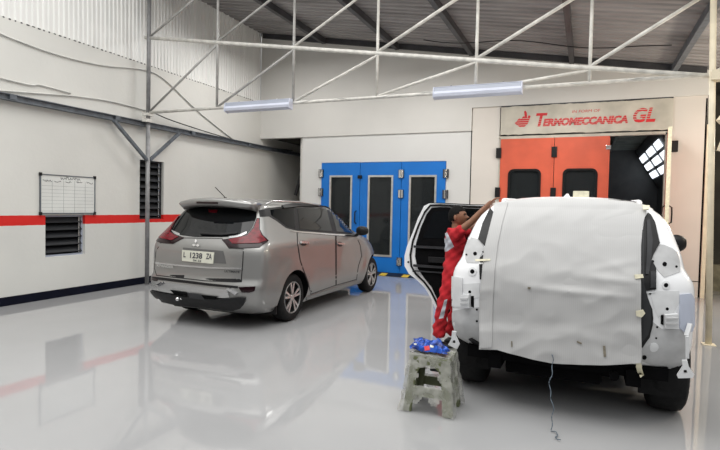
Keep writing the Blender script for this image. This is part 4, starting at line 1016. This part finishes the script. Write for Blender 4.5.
# box lying on the roof, hanging string
g = at_y(573, 196.5, 5.15); g2 = at_y(589, 196.8, 5.15)
cb = MB().box(0, g2.x-g.x, 0, .09, 0, .062).build('card_box', 'tape', None, bevel=.004); cb.location = (g.x, 5.12, 1.722)
tag(cb, 'small cream box lying on the roof of the white car', 'box')
P = []
for i in range(50):
    t = i/49; P.append((-.205+.010*math.sin(t*11)+.006*math.sin(t*29)+.035*t*t, 4.235-.22*t, .50*(1-t)+.010))
for i in range(1, 15): a = i*.45; P.append((-.17+.004*i+.018*math.sin(a), 4.015-.011*i+.012*math.cos(a), .009+.004*(i % 3)))
MB().tube(P, .0036, 6).build('hanging_string', 'string', None, smooth=True)
tag(bpy.data.objects['hanging_string'], 'thin blue-grey string hanging from the white car down to the floor', 'string')

# ================================================================== PERSON
def skin(verts, edges, radii, sub=2):
    m = bpy.data.meshes.new('s'); m.from_pydata([tuple(v) for v in verts], edges, [])
    o = bpy.data.objects.new('s', m); COL.objects.link(o)
    md = o.modifiers.new('k', 'SKIN'); md.use_smooth_shade = True
    for i, v in enumerate(m.skin_vertices[0].data):
        r_ = radii[i]; v.radius = r_ if isinstance(r_, tuple) else (r_, r_); v.use_root = (i == 0)
    sd = o.modifiers.new('u', 'SUBSURF'); sd.levels = sub
    dg = bpy.context.evaluated_depsgraph_get(); out = bpy.data.meshes.new_from_object(o.evaluated_get(dg)); bpy.data.objects.remove(o); return out
def fuse(meshes, vox, name, m, parent, smooth_it=2):
    bm = bmesh.new()
    for q_ in meshes: bm.from_mesh(q_)
    me_ = bpy.data.meshes.new(name); bm.to_mesh(me_); bm.free(); o = bpy.data.objects.new('f', me_); COL.objects.link(o)
    md = o.modifiers.new('r', 'REMESH'); md.mode = 'VOXEL'; md.voxel_size = vox; md.use_smooth_shade = True
    if smooth_it: sm = o.modifiers.new('s', 'SMOOTH'); sm.iterations = smooth_it; sm.factor = .5
    dg = bpy.context.evaluated_depsgraph_get(); out = bpy.data.meshes.new_from_object(o.evaluated_get(dg)); bpy.data.objects.remove(o)
    out.materials.clear(); return link(name, out, m, parent, smooth=True)
PX, PY = -1.42, 6.0
pn = empty('person', (PX, PY, 0)); tag(pn, 'person in red work clothes beside the white car, arm raised to its roof', 'person')
def L_(x, y, z): return Vector((x-PX, y-PY, z))
# head, facing +x
hc = L_(-1.345, 5.97, 1.515)
hb = bmesh.new(); bmesh.ops.create_icosphere(hb, subdivisions=5, radius=1)
for v in hb.verts:
    n = v.co.copy(); x, y, z = n
    X_ = x*.098; Y_ = y*.074; Z_ = z*.118
    if z < 0: Y_ *= 1+.22*z; X_ = X_*(1+.12*z) + (.012*-z if x > 0 else .02*-z*0)
    if x < 0 and z < -.2: X_ *= 1-.35*(-z-.2)
    X_ += .030*math.exp(-((y/.13)**2+((z+.14)/.17)**2))*(x > 0)             # nose
    X_ += .012*math.exp(-((y/.22)**2+((z+.20)/.07)**2))*(x > 0)             # nose tip
    X_ -= .010*math.exp(-(((abs(y)-.36)/.16)**2+((z-.08)/.10)**2))*(x > 0)  # eye sockets
    X_ += .006*math.exp(-((y/.6)**2+((z-.24)/.08)**2))*(x > 0)              # brow
    X_ += .008*math.exp(-((y/.2)**2+((z+.46)/.05)**2))*(x > 0)+.008*math.exp(-((y/.2)**2+((z+.60)/.05)**2))*(x > 0)  # lips
    X_ += .010*math.exp(-((y/.2)**2+((z+.88)/.14)**2))*(x > 0)              # chin
    v.co = Vector((X_, Y_, Z_))
hm = bpy.data.meshes.new('h'); hb.to_mesh(hm); hb.free(); hm.transform(Matrix.Translation(hc)@Matrix.Rotation(R(-6), 4, 'Y'))
ears = MB()
def ell(c, sx_, sy_, sz_, mb):
    b = bmesh.new(); bmesh.ops.create_icosphere(b, subdivisions=3, radius=1)
    mb.add([(c[0]+v.co.x*sx_, c[1]+v.co.y*sy_, c[2]+v.co.z*sz_) for v in b.verts], [tuple(x.index for x in f.verts) for f in b.faces]); b.free()
for s_ in (-1, 1): ell(hc+Vector((-.012, s_*.078, -.01)), .017, .010, .033, ears)
em = bpy.data.meshes.new('e'); em.from_pydata(ears.v, [], ears.f)
Vs, Es, Rs = [], [], []
def chain(pts, rs, start=None):
    prev = start
    for p, r_ in zip(pts, rs):
        Vs.append(Vector(p)); Rs.append(r_); i = len(Vs)-1
        if prev is not None: Es.append((prev, i))
        prev = i
    return prev
root = chain([L_(-1.37, 5.97, 1.25)], [.07]); nk = chain([L_(-1.365, 5.97, 1.36), L_(-1.36, 5.97, 1.43), L_(-1.355, 5.97, 1.48)], [.062, .054, .050], root)
def arm(sh, el, wr_, hd, sgn):
    a = chain([sh, sh.lerp(el, .5), el, el.lerp(wr_, .35), el.lerp(wr_, .8), wr_], [.050, .046, .038, .039, .029, .026], root)
    d = (hd-wr_).normalized(); side = d.cross(Vector((0, 0, 1))).normalized(); up = side.cross(d)
    pm = chain([wr_+d*.045], [(.036, .018)], a)
    fing = []
    for k, (o_, l_) in enumerate(((-.030, .074), (-.010, .083), (.011, .077), (.030, .060))):
        b0 = wr_+d*.060+side*o_; b1 = b0+d*l_*.42+side*o_*.15; b2 = b1+(d*.8-up*.45).normalized()*l_*.33; b3 = b2+(d*.5-up*.8).normalized()*l_*.27
        fing.append(([wr_+d*.030+side*o_*.7, b0, b1, b2, b3], [.011, .010, .009, .008, .007]))
    t0 = wr_+d*.012-side*.022*sgn; t1 = t0-side*.024*sgn+d*.022-up*.008; t2 = t1+d*.026-side*.008*sgn-up*.010
    fing.append(([t0, t1, t2], [.013, .011, .009])); return fing
F_ = arm(L_(-1.34, 5.82, 1.31), L_(-1.14, 5.79, 1.475), L_(-.965, 5.78, 1.665), L_(-.88, 5.78, 1.735), 1)
F_ += arm(L_(-1.34, 6.13, 1.31), L_(-1.16, 6.20, 1.43), L_(-1.00, 6.16, 1.62), L_(-.91, 6.14, 1.69), -1)
ms = [hm, em, skin(Vs, Es, Rs)]
for P, r_ in F_: ms.append(skin(P, [(i, i+1) for i in range(len(P)-1)], r_, 1))
bodyp = fuse(ms, .0045, 'body', 'skin', pn, 1)
# hair
hv = bmesh.new(); bmesh.ops.create_icosphere(hv, subdivisions=5, radius=1)
kill = [v for v in hv.verts if not (v.co.z > .42 or (v.co.x < .10 and v.co.z > .0) or (v.co.x < -.25 and v.co.z > -.42) or (v.co.x < .38 and v.co.z > .22))]
bmesh.ops.delete(hv, geom=kill, context='VERTS')
for v in hv.verts:
    n = v.co.copy(); k = 1+.02*math.sin(n.x*31)*math.sin(n.y*27)*math.sin(n.z*29)
    v.co = Vector((n.x*.106*k-.003, n.y*.082*k, n.z*.128*k+.002))
ex = bmesh.ops.extrude_face_region(hv, geom=hv.faces[:])
for v in [g_ for g_ in ex['geom'] if isinstance(g_, bmesh.types.BMVert)]: v.co *= .88
hme = bpy.data.meshes.new('hair'); hv.to_mesh(hme); hv.free(); hme.transform(Matrix.Translation(hc)@Matrix.Rotation(R(-6), 4, 'Y'))
link('hair', hme, 'hair', pn, smooth=True)
for s_ in (-1, 1):
    m_ = MB(); ell(hc+Matrix.Rotation(R(-6), 3, 'Y')@Vector((.084, s_*.026, .008)), .006, .011, .0055, m_); m_.build('eye', 'ink', pn, smooth=True)
    m_ = MB(); m_.tube([hc+Vector((.094, s_*.012, .030)), hc+Vector((.094, s_*.028, .034)), hc+Vector((.082, s_*.046, .028))], .0035, 6).build('eyebrow', 'hair', pn)
m_ = MB().tube([hc+Vector((.091, -.018, -.066)), hc+Vector((.099, 0, -.066)), hc+Vector((.091, .018, -.066))], .003, 6).build('mouth_line', 'ink', pn)
DBG = 1
Vs, Es, Rs = [], [], []
pe = chain([L_(-1.375, 6.0, .87)], [(.135, .15)])
wa = chain([L_(-1.37, 5.99, 1.02), L_(-1.365, 5.98, 1.17), L_(-1.365, 5.975, 1.27), L_(-1.36, 5.97, 1.345)], [(.115, .13), (.12, .15), (.115, .155), (.075, .085)], pe)
ch_i = len(Vs)-2
chain([L_(-1.35, 5.84, 1.305), L_(-1.29, 5.81, 1.345), L_(-1.235, 5.805, 1.395)], [.078, .076, .074], ch_i)
chain([L_(-1.35, 6.11, 1.305), L_(-1.28, 6.16, 1.335), L_(-1.23, 6.18, 1.37)], [.078, .076, .074], ch_i)
chain([L_(-1.39, 5.91, .78), L_(-1.43, 5.90, .62), L_(-1.48, 5.90, .46), L_(-1.50, 5.91, .28), L_(-1.525, 5.92, .10)], [.105, .092, .076, .078, .082], pe)
chain([L_(-1.36, 6.10, .78), L_(-1.36, 6.11, .62), L_(-1.37, 6.12, .46), L_(-1.40, 6.13, .28), L_(-1.43, 6.14, .10)], [.105, .092, .076, .076, .080], pe)
cov = link('work_clothes', skin(Vs, Es, Rs, 3), None, pn, smooth=True); cov.data.materials.clear(); cov.data.materials.append(MT_['red'])
bmc = bmesh.new(); bmc.from_mesh(cov.data)
for v in bmc.verts:
    c = v.co; f = .007*math.sin(c.z*38+c.x*30+3*math.sin(c.y*14))+.005*math.sin(c.z*70-c.x*60)
    v.co += v.normal*f
bmc.to_mesh(cov.data); bmc.free()
SP = Surf(cov.data, pn)
patch('grey_shoulder_panel', SP, [(445,233),(447.2,232.4),(454,246.6),(447,251.6),(444.5,251.4)], 'greycloth', cov, off=.004, th=.008, step=1.2, nocull=True)
patch('grey_leg_stripe', SP, [(438.8,319),(444.6,300),(447.4,299),(443.4,318)], 'greycloth', cov, off=.004, th=.008, step=1.2)
for x, y in ((-1.50, 5.92), (-1.41, 6.14)):
    b = MB(); secs = [(-.09, .035, .04), (-.05, .045, .075), (.03, .047, .07), (.10, .050, .05), (.15, .046, .042), (.175, .025, .028)]
    V = []; k = 10
    for (dx, w, h) in secs:
        for j in range(k):
            t = 2*math.pi*j/k; V.append(L_(x+dx, y, 0)+Vector((0, math.cos(t)*w, .004+h*.5+math.sin(t)*h*.5)))
    b.add(V, [(i*k+j, i*k+(j+1) % k, (i+1)*k+(j+1) % k, (i+1)*k+j) for i in range(len(secs)-1) for j in range(k)]+[tuple(range(k)), tuple(range((len(secs)-1)*k, len(secs)*k))])
    b.build('shoe', 'black', pn, smooth=True)

# ================================================================== STOOL, PACKET
SX, SY = -1.09, 4.10
st = empty('step_stool', (SX, SY, 0)); tag(st, 'olive plastic step stool wrapped in torn dusty clear film', 'stool')
Ht = .435
def lerp(a, b, t): return a+(b-a)*t
bw, bd_, tw, td = .195, .165, .15, .12
MB().box(-tw-.012, tw+.012, -td-.012, td+.012, Ht-.035, Ht).build('top_step', 'olive', st, bevel=.010)
for sx in (-1, 1):
    for sy in (-1, 1):
        V = []
        for z, w, d in ((0.002, bw, bd_), (Ht-.03, tw, td)):
            g = .068 if z < .1 else .062
            V += [(sx*w, sy*d, z), (sx*(w-g), sy*d, z), (sx*(w-g), sy*(d-.02), z), (sx*(w-.02), sy*(d-.02), z), (sx*(w-.02), sy*(d-g), z), (sx*w, sy*(d-g), z)]
        MB().add(V, [tuple(range(6)), tuple(range(11, 5, -1))]+[(i, 6+i, 6+(i+1) % 6, (i+1) % 6) for i in range(6)]).build('leg', 'olive', st)
for sy in (-1, 1):
    z0, z1 = .34, .405; w = lerp(bw, tw, .85)-.06; d = lerp(bd_, td, .87)
    P = [(-w, z1), (-w, z0-.05), (-w*.8, z0+.0), (-w*.4, z0+.03), (0, z0+.038), (w*.4, z0+.03), (w*.8, z0), (w, z0-.05), (w, z1)]
    MB().prism(P, 'y', sy*d-.010, sy*d+.004).build('arched_apron', 'olive', st)
    d2 = lerp(bd_, td, .35); w2 = lerp(bw, tw, .35)-.055
    MB().box(-w2, w2, sy*d2-.008, sy*d2+.006, .13, .20).build('cross_rail', 'olive', st)
for sx in (-1, 1):
    w2 = lerp(bw, tw, .45); MB().box(sx*w2-.008, sx*w2+.004, -.10, .10, .17, .24).build('cross_rail', 'olive', st)
MB().box(-.02, .11, -.03, .05, .30, .398).build('grey_hanging_fold', 'greyplas', st, bevel=.012)
# film: perimeter x height grid with two arched openings
n = 96; m = 26; V = []; idx = {}
from mathutils import noise
for i in range(n):
    t = i/n*4; s_ = int(t); u = t-s_
    for j in range(m+1):
        z = .012+.45*j/m; k = z/Ht; w = lerp(bw+.030, tw+.014, min(1, k)); d = lerp(bd_+.030, td+.014, min(1, k))
        if k > 1: w *= .96; d *= .96
        c = [(-w, -d), (w, -d), (w, d), (-w, d)]; a, b = c[s_ % 4], c[(s_+1) % 4]; x, y = lerp(a[0], b[0], u), lerp(a[1], b[1], u)
        q = noise.noise(Vector((x*16, y*16, z*16)))*.014+noise.noise(Vector((x*40, y*40, z*30)))*.004
        L0 = math.hypot(x, y); V.append((x+x/L0*q, y+y/L0*q, z+noise.noise(Vector((x*20, y*20, z*9+5)))*.012))
Fc = []
for i in range(n):
    t = (i+.5)/n*4; s_ = int(t); u = t-s_
    for j in range(m):
        z = .012+.45*(j+.5)/m
        if s_ in (0, 2):
            e = abs(u-.5)/.5
            if .225 < z < .335+.03*(1-e) and e < .50+.1*math.sin(z*60): continue
            if z < .11+.03*math.sin(u*17) and e < .60: continue
        else:
            e = abs(u-.5)/.5
            if z < .10 and e < .5: continue
        i2 = (i+1) % n; Fc.append((i*(m+1)+j, i2*(m+1)+j, i2*(m+1)+j+1, i*(m+1)+j+1))
k0 = len(V); G = 14
for a in range(G+1):
    for b in range(G+1):
        x = lerp(-tw-.014, tw+.014, a/G)*.98; y = lerp(-td-.014, td+.014, b/G)*.98
        V.append((x, y, Ht+.012+noise.noise(Vector((x*22, y*22, 3)))*.010))
for a in range(G):
    for b in range(G): Fc.append((k0+a*(G+1)+b, k0+(a+1)*(G+1)+b, k0+(a+1)*(G+1)+b+1, k0+a*(G+1)+b+1))
fo = MB().add(V, Fc).build('wrapping_film', 'film', st, fix=False)
for p_ in fo.data.polygons: p_.use_smooth = rnd.random() < 2
# blue packet
V = []; G = 22; Hh = 12
A0 = at_y(412, 349, SY-.02).x; B0 = at_y(449, 352, SY-.02).x
bp_ = empty('crumpled_packet', ((A0+B0)/2, SY-.03, Ht+.028)); tag(bp_, 'crumpled blue foil packet with red and white print on the stool', 'packet')
hw = (B0-A0)/2
for s_ in (0, 1):
    for i in range(G+1):
        for j in range(Hh+1):
            u, v = i/G*2-1, j/Hh*2-1; x = u*hw; y = v*.085*(1-.15*abs(u))
            e = max(0, (1-u**4))*max(0, (1-v**4)); th = .040*e+.001
            ln = .052*max(0, -u*.6+.5)*(v*.5+.5) + .036*math.exp(-((u-.35)/.25)**2)*(v*.5+.5)
            q = noise.noise(Vector((x*22, y*22, 1.7)))*.020+noise.noise(Vector((x*50, y*50, 4.)))*.010
            z = .012+ln+q*(.4+e)+(th if s_ else -th*.3)
            V.append((x+.01*math.sin(y*60), y+.012*math.sin(x*40), max(.001+.002*s_, z)))
Fc = []
N1 = (G+1)*(Hh+1)
for i in range(G):
    for j in range(Hh):
        a = i*(Hh+1)+j; q = (a, a+Hh+1, a+Hh+2, a+1); Fc += [tuple(reversed(q)), tuple(x+N1 for x in q)]
edge = [i*(Hh+1) for i in range(G+1)]+[G*(Hh+1)+j for j in range(1, Hh+1)]+[i*(Hh+1)+Hh for i in range(G-1, -1, -1)]+[j for j in range(Hh-1, 0, -1)]
for a, b in zip(edge, edge[1:]+edge[:1]): Fc.append((a, b, b+N1, a+N1))
fb = MB().add(V, Fc).build('foil', 'bluebag', bp_)
SB = Surf(fb.data, bp_)
for nm, P, m_ in (('red_print', [(424,346.5),(429,345.8),(430,350),(425,350.8)], 'signred'), ('white_print', [(430,345),(434,346),(433.4,348),(430,347.4)], 'plate'), ('white_print', [(414,343.5),(417,343.8),(416.8,345),(414.2,344.8)], 'plate')):
    try: patch(nm, SB, P, m_, fb, off=.003, th=.004, step=1)
    except Exception as ex_: print('skip', nm, ex_)

# ================================================================== LIGHT
SC.view_settings.view_transform = 'Standard'; SC.view_settings.look = 'None'; SC.view_settings.gamma = 1; SC.view_settings.exposure = 0.08
SC.view_settings.use_curve_mapping = False
w = bpy.data.worlds.new('overcast'); SC.world = w; w.use_nodes = True
N = w.node_tree.nodes; L = w.node_tree.links; bg = N['Background']
tc = N.new('ShaderNodeTexCoord'); sp_ = N.new('ShaderNodeSeparateXYZ'); L.new(tc.outputs['Generated'], sp_.inputs[0])
cr = N.new('ShaderNodeValToRGB'); e = cr.color_ramp.elements
e[0].position = 0.12; e[0].color = (.10, .10, .105, 1); e[1].position = .65; e[1].color = (1.15, 1.15, 1.14, 1)
L.new(sp_.outputs['Z'], cr.inputs['Fac']); L.new(cr.outputs['Color'], bg.inputs['Color']); bg.inputs['Strength'].default_value = 1.0
def lamp(nm, kind, loc, e, col=(1, 1, 1), size=1., rot=(0, 0, 0), sy=None):
    l = bpy.data.lights.new(nm, kind); l.energy = e; l.color = col
    if kind == 'AREA': l.size = size; 
    if kind == 'AREA' and sy: l.shape = 'RECTANGLE'; l.size_y = sy
    if kind == 'POINT': l.shadow_soft_size = size
    o = bpy.data.objects.new(nm, l); COL.objects.link(o); o.location = loc; o.rotation_euler = rot; return o
lamp('warm_fill', 'POINT', (4.6, 7.0, 3.1), 130, (1, .85, .64), .25)  # added out-of-view light, warms the right side
lamp('warm_fill', 'POINT', (3.1, 9.5, 2.9), 190, (1, .90, .76), .25)  # second added warm light, brightens the right column
lamp('skylight_area', 'AREA', (-2.5, 3.0, 6.6), 420, (1, .99, .96), 9, (R(8), 0, 0), 5)
for x_, y_ in ((-6.2, 9.6), (-3.2, 9.8), (-.2, 9.7)): lamp('ceiling_fill', 'AREA', (x_, y_, roof_z(x_)-.45), 62, (1, .98, .95), .9)  # added fill lights under the roof to brighten the back, no fittings there
